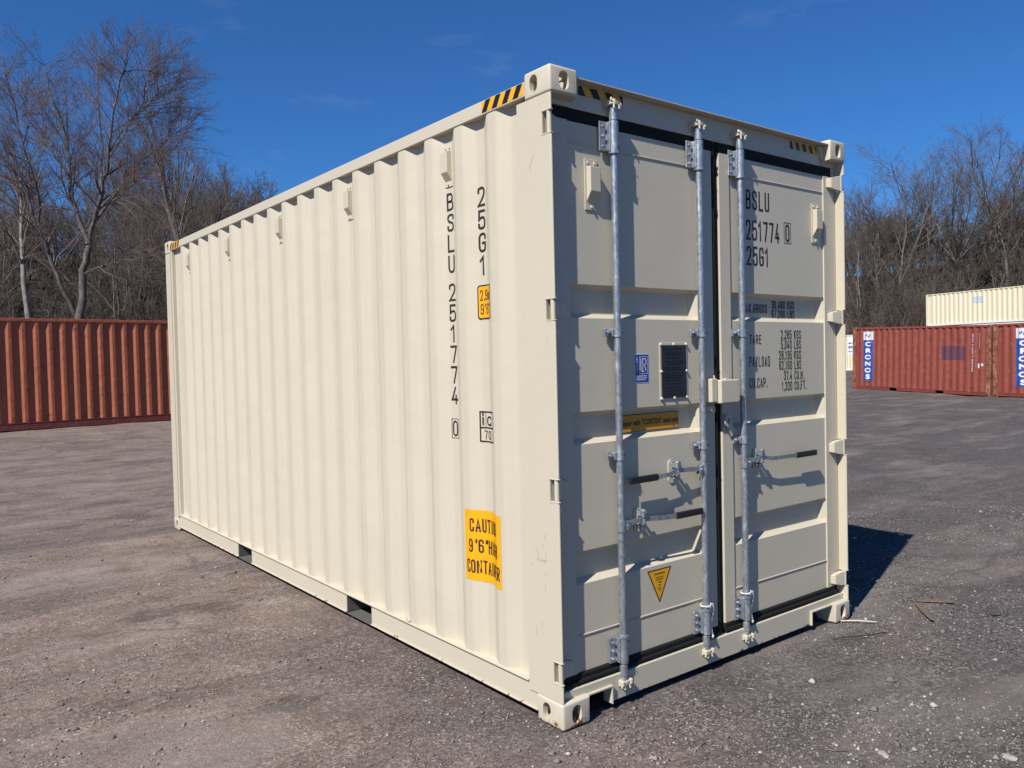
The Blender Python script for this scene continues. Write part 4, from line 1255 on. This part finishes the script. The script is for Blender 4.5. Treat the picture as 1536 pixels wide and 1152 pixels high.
# far white container end peeping between
e, P = simple_container('shipping_container', (52.0, 25.4, 0.34), yaw(Vector((0, 0, 0)), Vector((0.25, 1, 0))), 6.058, 2.60, (M['cream_far'], M['white_far'], M['cream_far']))
pr = prof(P); cuts = [-p[0] for p in P]
mpf = lambda u, z: (pr(-u)-0.006, -u, z)
for (ya, yb) in ((2.35, 3.4),):
    decal('notice_panel', [rect(-yb, 1.15, -ya, 2.50)], mpf, M['white_v'], e, cuts)
    q = []; r7 = random.Random(2)
    for z in (1.95, 1.70, 1.62, 1.35):
        u = -yb+0.05
        while u < -ya-0.08:
            w = r7.uniform(0.04, 0.12); q.append(rect(u, z, u+w, z+0.09)); u += w+0.03
    decal('notice_lettering', q, lambda u, z: (pr(-u)-0.012, -u, z), M['blue_v'], e, cuts)
tag(e, 'pale cream container with blue notices, seen through the gap left of the red containers', 'container')

# ================================================================== TREES
def bark(name, a, b, sc=6):
    m, N, L, B = new_mat(name)
    v = mapping(N, L, (1, 1, 0.4))
    n = noise(N, L, sc, 6, 0.7, v)
    c = ramp(N, L, n.outputs['Fac'], [(0.3, a), (0.7, b)])
    L.new(c.outputs[0], B.inputs['Base Color']); B.inputs['Roughness'].default_value = 0.9
    B.inputs['Specular IOR Level'].default_value = 0.15
    bump(N, L, B, n.outputs['Fac'], 0.5, 0.03); return m
M['bark'] = bark('grey_bark', (0.045, 0.038, 0.034), (0.21, 0.19, 0.17))
M['bark_pale'] = bark('pale_bark', (0.09, 0.082, 0.075), (0.36, 0.34, 0.31))
M['twig'] = bark('brown_twigs', (0.066, 0.053, 0.048), (0.215, 0.180, 0.160), 1.5)
M['twig_red'] = bark('budding_twigs', (0.075, 0.053, 0.050), (0.235, 0.180, 0.165), 1.2)
M['thicket'] = bark('thicket_twigs', (0.055, 0.045, 0.039), (0.185, 0.152, 0.128), 0.5)

def tubes_np(segs, nside):
    """segs: list of polylines [(pts (k,3), radii (k,))] -> verts, quads"""
    V, F = [], []; off = 0
    ang = np.arange(nside)*2*np.pi/nside
    for pts, rs in segs:
        k = len(pts)
        d = np.gradient(pts, axis=0); d /= np.linalg.norm(d, axis=1, keepdims=True)+1e-9
        ref = np.where(np.abs(d[:, 2:3]) < 0.9, np.array([[0, 0, 1.]]), np.array([[1., 0, 0]]))
        if k > 1: ref[:] = ref[0]
        u = np.cross(d, ref); u /= np.linalg.norm(u, axis=1, keepdims=True)+1e-9; w = np.cross(u, d)
        ring = pts[:, None, :] + rs[:, None, None]*(u[:, None, :]*np.cos(ang)[None, :, None] + w[:, None, :]*np.sin(ang)[None, :, None])
        V.append(ring.reshape(-1, 3))
        i = np.arange(k-1)[:, None]*nside; j = np.arange(nside)[None, :]; j2 = (j+1) % nside
        F.append((off+np.stack([i+j, i+j2, i+nside+j2, i+nside+j], -1)).reshape(-1, 4)); off += k*nside
    return np.concatenate(V), np.concatenate(F)

def grow(rg, p, d, length, r, level, maxlev, out, up=0.10, wig=0.16, kids=(5, 5, 6, 5), spread=0.62, minr=0.006, shrink=0.62):
    n = 6 if level < 2 else 4
    pts = [p]; dd = d.copy()
    for i in range(n):
        dd = dd + rg.normal(0, wig, 3) + np.array([0, 0, up]); dd /= np.linalg.norm(dd)
        pts.append(pts[-1] + dd*length/n)
    pts = np.array(pts); rs = r*np.linspace(1, 0.45 if level < 2 else 0.35, n+1)
    rs = np.maximum(rs, minr*0.8)
    out[min(level, len(out)-1)].append((pts, rs))
    if level >= maxlev: return
    nk = kids[min(level, len(kids)-1)]
    for k in range(nk):
        t = 0.28 + 0.72*(k+rg.uniform(0.1, 0.9))/nk
        i = min(int(t*n), n-1); f = t*n - i
        q = pts[i]*(1-f) + pts[i+1]*f; dl = pts[i+1]-pts[i]; dl /= np.linalg.norm(dl)
        rv = rg.normal(0, 1, 3); rv -= rv.dot(dl)*dl; rv /= np.linalg.norm(rv)+1e-9
        nd = dl*math.cos(spread) + rv*math.sin(spread)*rg.uniform(0.7, 1.15); nd /= np.linalg.norm(nd)
        ll = length*shrink*rg.uniform(0.7, 1.15)*(1.15-0.45*t)
        rr_ = max(minr, rs[i]*rg.uniform(0.45, 0.62))
        grow(rg, q, nd, ll, rr_, level+1, maxlev, out, up, wig*1.08, kids, spread, minr, shrink)

def finish_tree(name, out, loc, mt, mc, label, group=None, scale=1.0, rz=0.0):
    root = empty(name, loc, (0, 0, rz)); root.scale = (scale,)*3
    V, F = tubes_np(out[0]+out[1], 7)
    mesh_np('trunk', V, F, mt, root, smooth=True)
    V, F = tubes_np(out[2], 4) ; V2, F2 = tubes_np(out[3], 3)
    crown = mesh_np('crown', np.concatenate([V, V2]), np.concatenate([F, F2+len(V)]), mc, root)
    tag(root, label, 'tree', group); return root

def make_tree(seed, h, r, stems=3, name='bare_tree', kids=(6, 8, 8, 7), minr=0.0075, lean=0.25, maxlev=4, trunkfrac=0.28, up=0.045, spread=0.62):
    rg = np.random.default_rng(seed); out = [[], [], [], []]
    # trunk
    tp = np.array([[0, 0, 0], [0.02*h*rg.normal(), 0.02*h*rg.normal(), h*trunkfrac*0.5], [0.03*h*rg.normal(), 0.03*h*rg.normal(), h*trunkfrac]])
    out[0].append((tp, np.array([r*1.2, r, r*0.85])))
    for s in range(stems):
        a = 2*math.pi*(s+rg.uniform(-.25, .25))/stems
        d = np.array([math.cos(a)*lean, math.sin(a)*lean, 1.0]) if stems > 1 else np.array([0.03, 0, 1.0])
        d /= np.linalg.norm(d)
        grow(rg, tp[-1], d, h*(1-trunkfrac)*rg.uniform(0.78, 1.0), r*(0.8 if stems == 1 else 0.62), 1, maxlev, out, up, 0.10, kids, spread, minr, 0.50)
    return out

CAMP = np.array(cam.location); RM = np.array(cam.rotation_euler.to_matrix()); FPX = 1213.5
def view_pt(px, py, depth):
    return CAMP + RM @ np.array([(px-768)/FPX, (576-py)/FPX, -1.0])*depth
def stand(px, depth):
    """where a thing seen in column px at this depth stands on the ground"""
    lo, hi = -3000., 3000.
    z = 0.3
    for _ in range(50):
        m = (lo+hi)/2
        if view_pt(px, m, depth)[2] > z: lo = m
        else: hi = m
    p = view_pt(px, (lo+hi)/2, depth); return p
def hill_h(x, y):
    """height of the wooded slope behind the yard"""
    d = np.hypot(np.asarray(x)-0, np.asarray(y)-0)
    a = np.arctan2(np.asarray(y), np.asarray(x))
    left = np.clip((a-rad(50))/rad(20), 0, 1)
    start = 74*(1-left)+48*left; top = (9.2+1.2*np.sin(a*9))*(1-left)+(9.5+1.5*np.sin(a*11))*left
    t = np.clip((d-start)/(32+13*left), 0, 1); t = t*t*(3-2*t)
    return t*top*1.35

# hill: a sheet beyond the yard
aa = np.radians(np.linspace(-10, 135, 90)); dd = np.concatenate([np.linspace(40, 160, 50), [200, 280, 420]])
A, R_ = np.meshgrid(aa, dd, indexing='ij')
X = R_*np.cos(A); Y = R_*np.sin(A); Z = ground_z(X, Y)*0 + 0.25 + hill_h(X, Y) - 0.9*np.clip((60-R_)/20, 0, 1)
Z += 0.35*np.sin(X*0.31)*np.cos(Y*0.27)*np.clip((R_-55)/20, 0, 1)
na, nd_ = A.shape; idx = np.arange(na*nd_).reshape(na, nd_)
F = np.stack([idx[:-1, :-1], idx[1:, :-1], idx[1:, 1:], idx[:-1, 1:]], -1).reshape(-1, 4)[:, ::-1]
mlit, Nn, Ln, Bn = new_mat('leaf_litter')
vv = mapping(Nn, Ln); nn = noise(Nn, Ln, 0.6, 10, 0.75, vv)
cc = ramp(Nn, Ln, nn.outputs['Fac'], [(0.3, (0.022, 0.018, 0.015)), (0.55, (0.060, 0.047, 0.038)), (0.75, (0.11, 0.088, 0.07))])
Ln.new(cc.outputs[0], Bn.inputs['Base Color']); Bn.inputs['Roughness'].default_value = 1.0
bump(Nn, Ln, Bn, nn.outputs['Fac'], 1.0, 0.4)
tag(mesh_np('hill', np.stack([X.ravel(), Y.ravel(), Z.ravel()], 1), F, mlit, smooth=True), kind='structure')

# ---- the big maple on the left, limbs laid out in space at its own distance
def hero():
    rg = np.random.default_rng(11); depth = 36.0
    base = stand(118, depth)
    limbs = [   # pixel columns and rows of each limb in the picture plane at the tree's own distance
      ([(118, 560), (119, 500), (122, 450), (128, 405), (133, 368)], 0.24, 0.17, 0.0),
      ([(133, 368), (139, 330), (150, 290), (160, 240), (168, 190), (178, 130), (186, 92)], 0.15, 0.03, -1.2),
      ([(133, 368), (120, 330), (108, 290), (103, 240), (95, 190), (75, 140), (68, 98)], 0.14, 0.03, 0.8),
      ([(118, 478), (95, 430), (70, 380), (55, 340), (38, 295), (15, 250), (-20, 205)], 0.15, 0.04, -1.0),
      ([(136, 350), (165, 300), (200, 250), (238, 220), (262, 195)], 0.10, 0.02, 1.0),
      ([(141, 322), (180, 290), (212, 262), (240, 245)], 0.07, 0.015, -1.8),
      ([(106, 275), (75, 225), (48, 180), (35, 130)], 0.08, 0.015, 1.6),
      ([(150, 292), (152, 220), (148, 150), (146, 88)], 0.08, 0.015, 2.0),
      ([(158, 250), (185, 200), (212, 150), (225, 98)], 0.07, 0.015, -0.8),
      ([(60, 350), (62, 290), (40, 230), (20, 160), (8, 112)], 0.08, 0.015, -1.5),
      ([(128, 410), (160, 400), (190, 380), (225, 375)], 0.035, 0.010, -1.5),
      ([(165, 200), (200, 175), (228, 150), (245, 120)], 0.05, 0.012, 0.7),
    ]
    out = [[], [], [], []]
    for pts, r0, r1, dz in limbs:
        k = len(pts); P = []
        for i, (x, y) in enumerate(pts):
            P.append(view_pt(x, y, depth + dz*(i/(k-1))**1.0 * 1.6) + rg.normal(0, 0.05, 3) - base)
        P = np.array(P)
        if pts[0][1] == 560: P[0] = (0, 0, -0.3)
        # densify
        t = np.linspace(0, k-1, (k-1)*3+1); Q = np.stack([np.interp(t, np.arange(k), P[:, j]) for j in range(3)], 1)
        Q[1:-1] += rg.normal(0, 0.03, Q[1:-1].shape)
        rs = np.linspace(r0, r1, len(Q))*(0.70 if pts[0][1] != 560 else 0.82); out[0].append((Q, rs))
        if pts[0][1] == 560: continue
        m = len(Q)
        L_ = np.linalg.norm(Q[-1]-Q[0])
        for j in range(32):
            tt = rg.uniform(0.22, 1.0); i = min(int(tt*(m-1)), m-2); q = Q[i]+(Q[i+1]-Q[i])*rg.uniform()
            dl = Q[i+1]-Q[i]; dl /= np.linalg.norm(dl); rv = rg.normal(0, 1, 3); rv -= rv.dot(dl)*dl; rv /= np.linalg.norm(rv)
            nd = dl*0.80+rv*0.62; nd /= np.linalg.norm(nd)
            grow(rg, q, nd, rg.uniform(1.3, 2.9)*(1.25-0.6*tt), max(0.018, rs[i]*0.42), 2, 4, out, 0.03, 0.15, (5, 5, 6, 6), 0.58, 0.0048, 0.60)
    return out, base
o_, b_ = hero()
finish_tree('bare_tree', o_, tuple(b_), M['bark'], M['twig_red'], 'tall bare maple with a wide forked crown, biggest tree behind the left red container')

variants = {}
def variant(kk):
    if kk not in variants:
        sp = {0: dict(seed=3, h=15, r=0.15, stems=3, lean=0.22), 1: dict(seed=8, h=13, r=0.16, stems=1, lean=0.1, trunkfrac=0.35, spread=0.45, kids=(5, 18, 8, 6)),
              2: dict(seed=21, h=16, r=0.17, stems=4, lean=0.50, up=0.015, spread=0.72), 3: dict(seed=34, h=11, r=0.12, stems=2, lean=0.2), 4: dict(seed=55, h=15, r=0.14, stems=5, lean=0.6, trunkfrac=0.25, up=0.015, spread=0.72)}[kk]
        variants[kk] = make_tree(name='t', maxlev=4, **sp)
    return variants[kk]
tree_cache = {}
def plant(kk, px, depth, hgt, rz, label, pale=False, red=False, group='bare trees at the edge of the yard'):
    p = stand(px, depth)
    z = 0.25 + float(hill_h(p[0], p[1]))
    base_h = {0: 15, 1: 13, 2: 16, 3: 11, 4: 15}[kk]
    key = (kk, pale, red)
    if key not in tree_cache:
        r = finish_tree('bare_tree', variant(kk), (p[0], p[1], z-0.1), M['bark_pale'] if pale else M['bark'], M['twig_red'] if red else M['twig'], label, group)
        tree_cache[key] = r
    else:
        s = tree_cache[key]; r = s.copy(); COL.objects.link(r)
        for ch in s.children:
            c = ch.copy(); COL.objects.link(c); c.parent = r
        tag(r, label, 'tree', group)
    r.location = (p[0], p[1], z-0.1); r.rotation_euler = (0, 0, rz); s = hgt/base_h; r.scale = (s, s, s)
    return r
# pixel column, depth, height
plant(1, 60, 40, 13.0, 0.4, 'pale straight trunked birch just left of the big maple', pale=True)
plant(1, 285, 46, 15.5, 1.0, 'slender upright bare tree just above the far left corner of the cream container')
plant(3, 352, 52, 11.0, 2.2, 'small bare tree rising just over the far end of the cream roof')
plant(0, 225, 60, 11.5, 2.9, 'bare tree half hidden behind the big maple on its right side', red=True)
plant(4, -40, 44, 12.0, 0.9, 'spreading bare tree cut by the left edge of the photo', red=True)
plant(3, 395, 56, 9.5, 4.0, 'lowest bare treetop touching the cream roof line')
plant(3, 175, 50, 10, 1.1, 'thin bare tree low behind the maple fork, right of its trunk')
plant(0, 20, 58, 12.5, 5.1, 'bare tree far behind the birch at the left')
plant(2, 1365, 80, 15.8, 0.3, 'tall rounded bare tree nearest the cream container doors, right side')
plant(4, 1432, 82, 16.6, 2.1, 'tallest bare tree on the right, rising above the stacked cream container')
plant(2, 1505, 80, 13.6, 4.0, 'broad bare tree at the right edge above the stacked container')
plant(0, 1318, 78, 11.5, 1.2, 'lower bare tree between the door corner and the tall rounded tree')
plant(4, 1570, 80, 12.5, 5.0, 'bare tree cut by the right edge of the photo')
plant(3, 1400, 86, 12, 3.2, 'thin bare tree between the two tallest on the right')
plant(2, 1475, 88, 14.5, 2.6, 'bare tree with dense twigs between the tallest tree and the right edge')
plant(3, 1285, 74, 11.0, 0.2, 'small leaning bare tree beside the cream container corner', pale=True)
for i, (px, dp, hh, k, lab) in enumerate((
    (105, 64, 13.5, 4, 'bare tree showing through the middle of the big maple crown'), (150, 70, 14.0, 0, 'bare tree behind the right limbs of the big maple'),
    (-10, 62, 13.5, 0, 'bare tree at the left edge behind the spreading one'), (250, 66, 13.0, 4, 'twiggy bare tree between the maple and the slender upright tree'),
    (320, 62, 12.0, 1, 'thin upright tree just right of the slender one'), (200, 58, 10.5, 3, 'short bare tree under the right side of the maple crown'),
    (1340, 90, 12.0, 4, 'bare tree behind the left flank of the tall rounded tree'), (1540, 92, 12.0, 0, 'bare tree deep behind the broad one at the right edge'),
    (1300, 92, 11.0, 0, 'bare tree low behind the leaning one near the doors'), (1450, 96, 12.5, 0, 'bare tree deep behind the tallest one on the right'))):
    plant(k, px, dp, hh, i*0.9+0.5, lab)
# a few more where a step aside would show them
for i, (px, dp, k) in enumerate(((520, 60, 0), (640, 66, 2), (760, 70, 4), (880, 72, 0), (1000, 74, 2), (1120, 74, 4), (1210, 76, 0), (1680, 66, 2), (-200, 50, 0), (-340, 52, 2))):
    plant(k, px, dp, 12+(i % 3), i*1.3, 'bare tree in the row hidden behind the cream container', group='bare trees in the hidden row')

# ---- the wood beyond: too many stems to count
def thicket():
    rg = np.random.default_rng(77); out = [[], [], [], []]
    protos = []
    for s in range(7):
        o = [[], [], [], []]
        rg2 = np.random.default_rng(900+s)
        hh = rg2.uniform(6.5, 8.5)
        out1 = [[], [], [], []]
        for st in range(2):
            d = np.array([rg2.normal(0, .18), rg2.normal(0, .18), 1.0]); d /= np.linalg.norm(d)
            grow(rg2, np.array([rg2.normal(0, .2), rg2.normal(0, .2), 0.]), d, hh*rg2.uniform(.7, 1), 0.085, 1, 4, out1, 0.06, 0.14, (0, 13, 5, 4), 0.62, 0.012, 0.42)
        V1, F1 = tubes_np(out1[1], 4); V2, F2 = tubes_np(out1[2]+out1[3], 3)
        V = np.concatenate([V1, V2]); Fq = np.concatenate([F1, F2+len(V1)])
        protos.append((V, Fq))
    Vs, Fs = [], []; off = 0; n = 0
    def add(x, y, s):
        nonlocal off, n
        V, Fq = protos[rg.integers(7)]
        a = rg.uniform(0, 6.28); c, sn = math.cos(a), math.sin(a)
        z = 0.1 + float(hill_h(x, y))
        W_ = np.stack([x+(V[:, 0]*c-V[:, 1]*sn)*s, y+(V[:, 0]*sn+V[:, 1]*c)*s, z+V[:, 2]*s*rg.uniform(.85, 1.1)], 1)
        Vs.append(W_); Fs.append(Fq+off); off += len(V); n += 1
    def band(px0, px1, d0, d1, num, s0, s1):
        for _ in range(num):
            px = rg.uniform(px0, px1); dp = d0+(d1-d0)*rg.uniform()**0.8
            p = stand(px, dp); add(p[0], p[1], rg.uniform(s0, s1))
    band(-120, 440, 40, 50, 60, .45, .8)
    band(-120, 440, 50, 72, 170, .65, 1.0)
    band(-140, 450, 72, 100, 120, .8, 1.15)
    band(1250, 1620, 69, 84, 110, .6, 1.0)
    band(1240, 1640, 84, 125, 150, .9, 1.25)
    band(440, 1250, 70, 100, 50, .7, 1.0)
    o = mesh_np('woodland', np.concatenate(Vs), np.concatenate(Fs), M['thicket'])
    tag(o, 'dense leafless grey brown wood covering the slope behind the yard', 'woodland', kind='stuff')
thicket()

# ================================================================== LOOSE THINGS ON THE GROUND
def stones():
    rg = np.random.default_rng(5)
    oc = np.array([[1, 0, 0], [-1, 0, 0], [0, 1, 0], [0, -1, 0], [0, 0, 1], [0, 0, -1]], float)
    of = np.array([[0, 2, 4], [2, 1, 4], [1, 3, 4], [3, 0, 4], [2, 0, 5], [1, 2, 5], [3, 1, 5], [0, 3, 5]])
    pts = []
    n = 0
    while n < 42000:
        m = 40000
        dist = 0.9 + 9.0*rg.uniform(0, 1, m)**1.3; a = rg.uniform(rad(5), rad(105), m)
        x = cam.location.x + dist*np.cos(a); y = cam.location.y + dist*np.sin(a)
        ok = ~((x > -0.02) & (x < 2.37) & (y > 0.0) & (y < 6.0))
        # denser on the bare asphalt in front of the doors
        dens = np.clip(0.55+0.25*(x-0.0)-0.10*y, 0.25, 1.0)*(0.55+0.45*np.sin(x*2.1+np.cos(y*1.7)*2))
        ok &= rg.uniform(0, 1, m) < dens
        pts.append(np.stack([x[ok], y[ok]], 1)); n += ok.sum()
    P = np.concatenate(pts)[:42000]
    s = np.clip(rg.lognormal(math.log(0.0042), 0.48, len(P)), 0.002, 0.017)
    big = rg.uniform(0, 1, len(P)) < 0.012; s = np.where(big, s*2.4, s)
    rot = rg.uniform(0, 6.28, len(P))
    V = oc[None]*np.stack([s*rg.uniform(.8, 1.4, len(P)), s, s*rg.uniform(.45, .8, len(P))], 1)[:, None, :]
    V = V*rg.uniform(.75, 1.25, V.shape)
    thin = rg.uniform(0, 1, len(P)) < 0.014      # bits of twig and straw among the grit
    V[thin] *= np.array([4.2, 0.45, 0.45])
    c, sn = np.cos(rot)[:, None], np.sin(rot)[:, None]
    X = V[..., 0]*c - V[..., 1]*sn + P[:, 0:1]; Y = V[..., 0]*sn + V[..., 1]*c + P[:, 1:2]
    gz0 = ground_z(P[:, 0], P[:, 1])
    def wob(s_, k): return np.sin(P[:, 0]*s_+k)*np.cos(P[:, 1]*s_*0.83+2*k)
    amp = 0.010*wob(1.7, 1)+0.008*wob(3.1, 2.3)+0.006*wob(5.9, 0.4)
    inside = np.clip(1-np.maximum(np.maximum(-0.5-P[:, 0], P[:, 0]-2.85), np.maximum(-0.5-P[:, 1], P[:, 1]-6.5))/0.8, 0, 1)
    gz0 = gz0 + amp*(1-inside) - 0.004
    Zz = V[..., 2] + (gz0 + s*0.25)[:, None]
    VV = np.stack([X, Y, Zz], -1).reshape(-1, 3)
    FF = (of[None] + (np.arange(len(P))*6)[:, None, None]).reshape(-1, 3)
    m, N, L, B = new_mat('gravel_stone')
    g = N.new('ShaderNodeNewGeometry')
    c = ramp(N, L, g.outputs['Random Per Island'], [(0.0, (0.11, 0.095, 0.09)), (0.55, (0.20, 0.175, 0.165)), (0.90, (0.30, 0.27, 0.255)), (1.0, (0.50, 0.465, 0.44))])
    L.new(c.outputs[0], B.inputs['Base Color']); B.inputs['Roughness'].default_value = 0.9
    o = mesh_np('gravel', VV, FF, m)
    tag(o, 'loose pale and dark grit scattered over the worn asphalt', 'gravel', kind='stuff')
stones()

M['dry_wood'] = flat('weathered_wood', (0.15, 0.105, 0.075), 0.85, var=0.35, scale=30)
M['pale_wood'] = flat('pale_stick', (0.52, 0.45, 0.37), 0.85, var=0.25, scale=30)
M['dark_stone'] = flat('dark_stone', (0.06, 0.055, 0.055), 0.85, var=0.4, scale=40)
M['pale_stone'] = flat('pale_stone', (0.34, 0.31, 0.285), 0.9, var=0.45, scale=60)
M['wire'] = flat('black_wire', (0.02, 0.02, 0.02), 0.5)
mb = MB(); mb.tube([(2.24, 0.00, 0.008), (2.31, -0.075, 0.012), (2.37, -0.155, 0.010)], [0.005, 0.006, 0.004], 7)
tag(mb.build('stick', M['pale_wood']), 'thin pale stick lying beside the right bottom corner of the cream container', 'stick')
mb = MB(); mb.tube([(1.93+0.33*t, -0.13-0.14*t-0.05*math.sin(t*3.1), 0.006+0.012*math.sin(t*3.1)) for t in np.linspace(0, 1, 14)], 0.0028, 6)
tag(mb.build('wire', M['wire']), 'short bent black wire on the asphalt in front of the right door', 'wire')
def plank(x0, y0, x1, y1, w, th, seed, mat, label, name='wood_scrap'):
    e = MB(); L_ = math.hypot(x1-x0, y1-y0); r9 = random.Random(seed)
    up, lo = [], []
    for k in range(7):
        t = k/6; up.append((t*L_, w/2*(0.6+0.5*math.sin(math.pi*t))+r9.uniform(-.1, .1)*w)); lo.append((t*L_, -w/2*(0.6+0.5*math.sin(math.pi*t))+r9.uniform(-.1, .1)*w))
    e.prism(up+lo[::-1], 2, 0.0, th, 0.0015, 1)
    o = e.build(name, mat); o.location = (x0, y0, gz(x0, y0)+0.002); o.rotation_euler = (rad(2), rad(-1.5), math.atan2(y1-y0, x1-x0))
    tag(o, label, 'wood scrap')
plank(2.98, -0.10, 3.11, -0.28, 0.034, 0.007, 1, M['dry_wood'], 'tan flat wood scrap lying crosswise on the asphalt right of the container')
plank(2.93, -0.12, 2.64, -0.36, 0.030, 0.007, 2, M['dry_wood'], 'longer brown wood scrap lying just in front of the tan one')
def stone(x, y, r, seed, mat, label):
    e = MB(); e.blob((0, 0, r*0.25), (r*1.15, r*0.80, r*0.42), 2, 0.22, seed)
    o = e.build('stone', mat); o.location = (x, y, gz(x, y)-0.002); o.rotation_euler = (0, 0, seed)
    tag(o, label, 'stone', 'single stones on the yard')
stone(3.06, -0.54, 0.036, 3, M['dark_stone'], 'dark flat stone on the asphalt at the right, beyond the wood scraps')
stone(0.85, -0.99, 0.024, 4, M['pale_stone'], 'largest pale stone near the bottom edge, right of the middle')
stone(1.20, -1.32, 0.024, 5, M['pale_stone'], 'pale stone in the bottom right corner of the photo')

# ------------------------------------------------------------------ albedo level (one factor for every diffuse surface)
for m in bpy.data.materials:
    if not m.use_nodes or m.name == 'galvanised_steel': continue
    t = m.node_tree; B = t.nodes.get('Principled BSDF')
    if B is None: continue
    inp = B.inputs['Base Color']
    if inp.is_linked:
        src = inp.links[0].from_socket
        mx = t.nodes.new('ShaderNodeMixRGB'); mx.blend_type = 'MULTIPLY'; mx.inputs[0].default_value = 1.0
        mx.inputs[2].default_value = (K_ALB, K_ALB, K_ALB, 1)
        t.links.new(src, mx.inputs[1]); t.links.new(mx.outputs[0], inp)
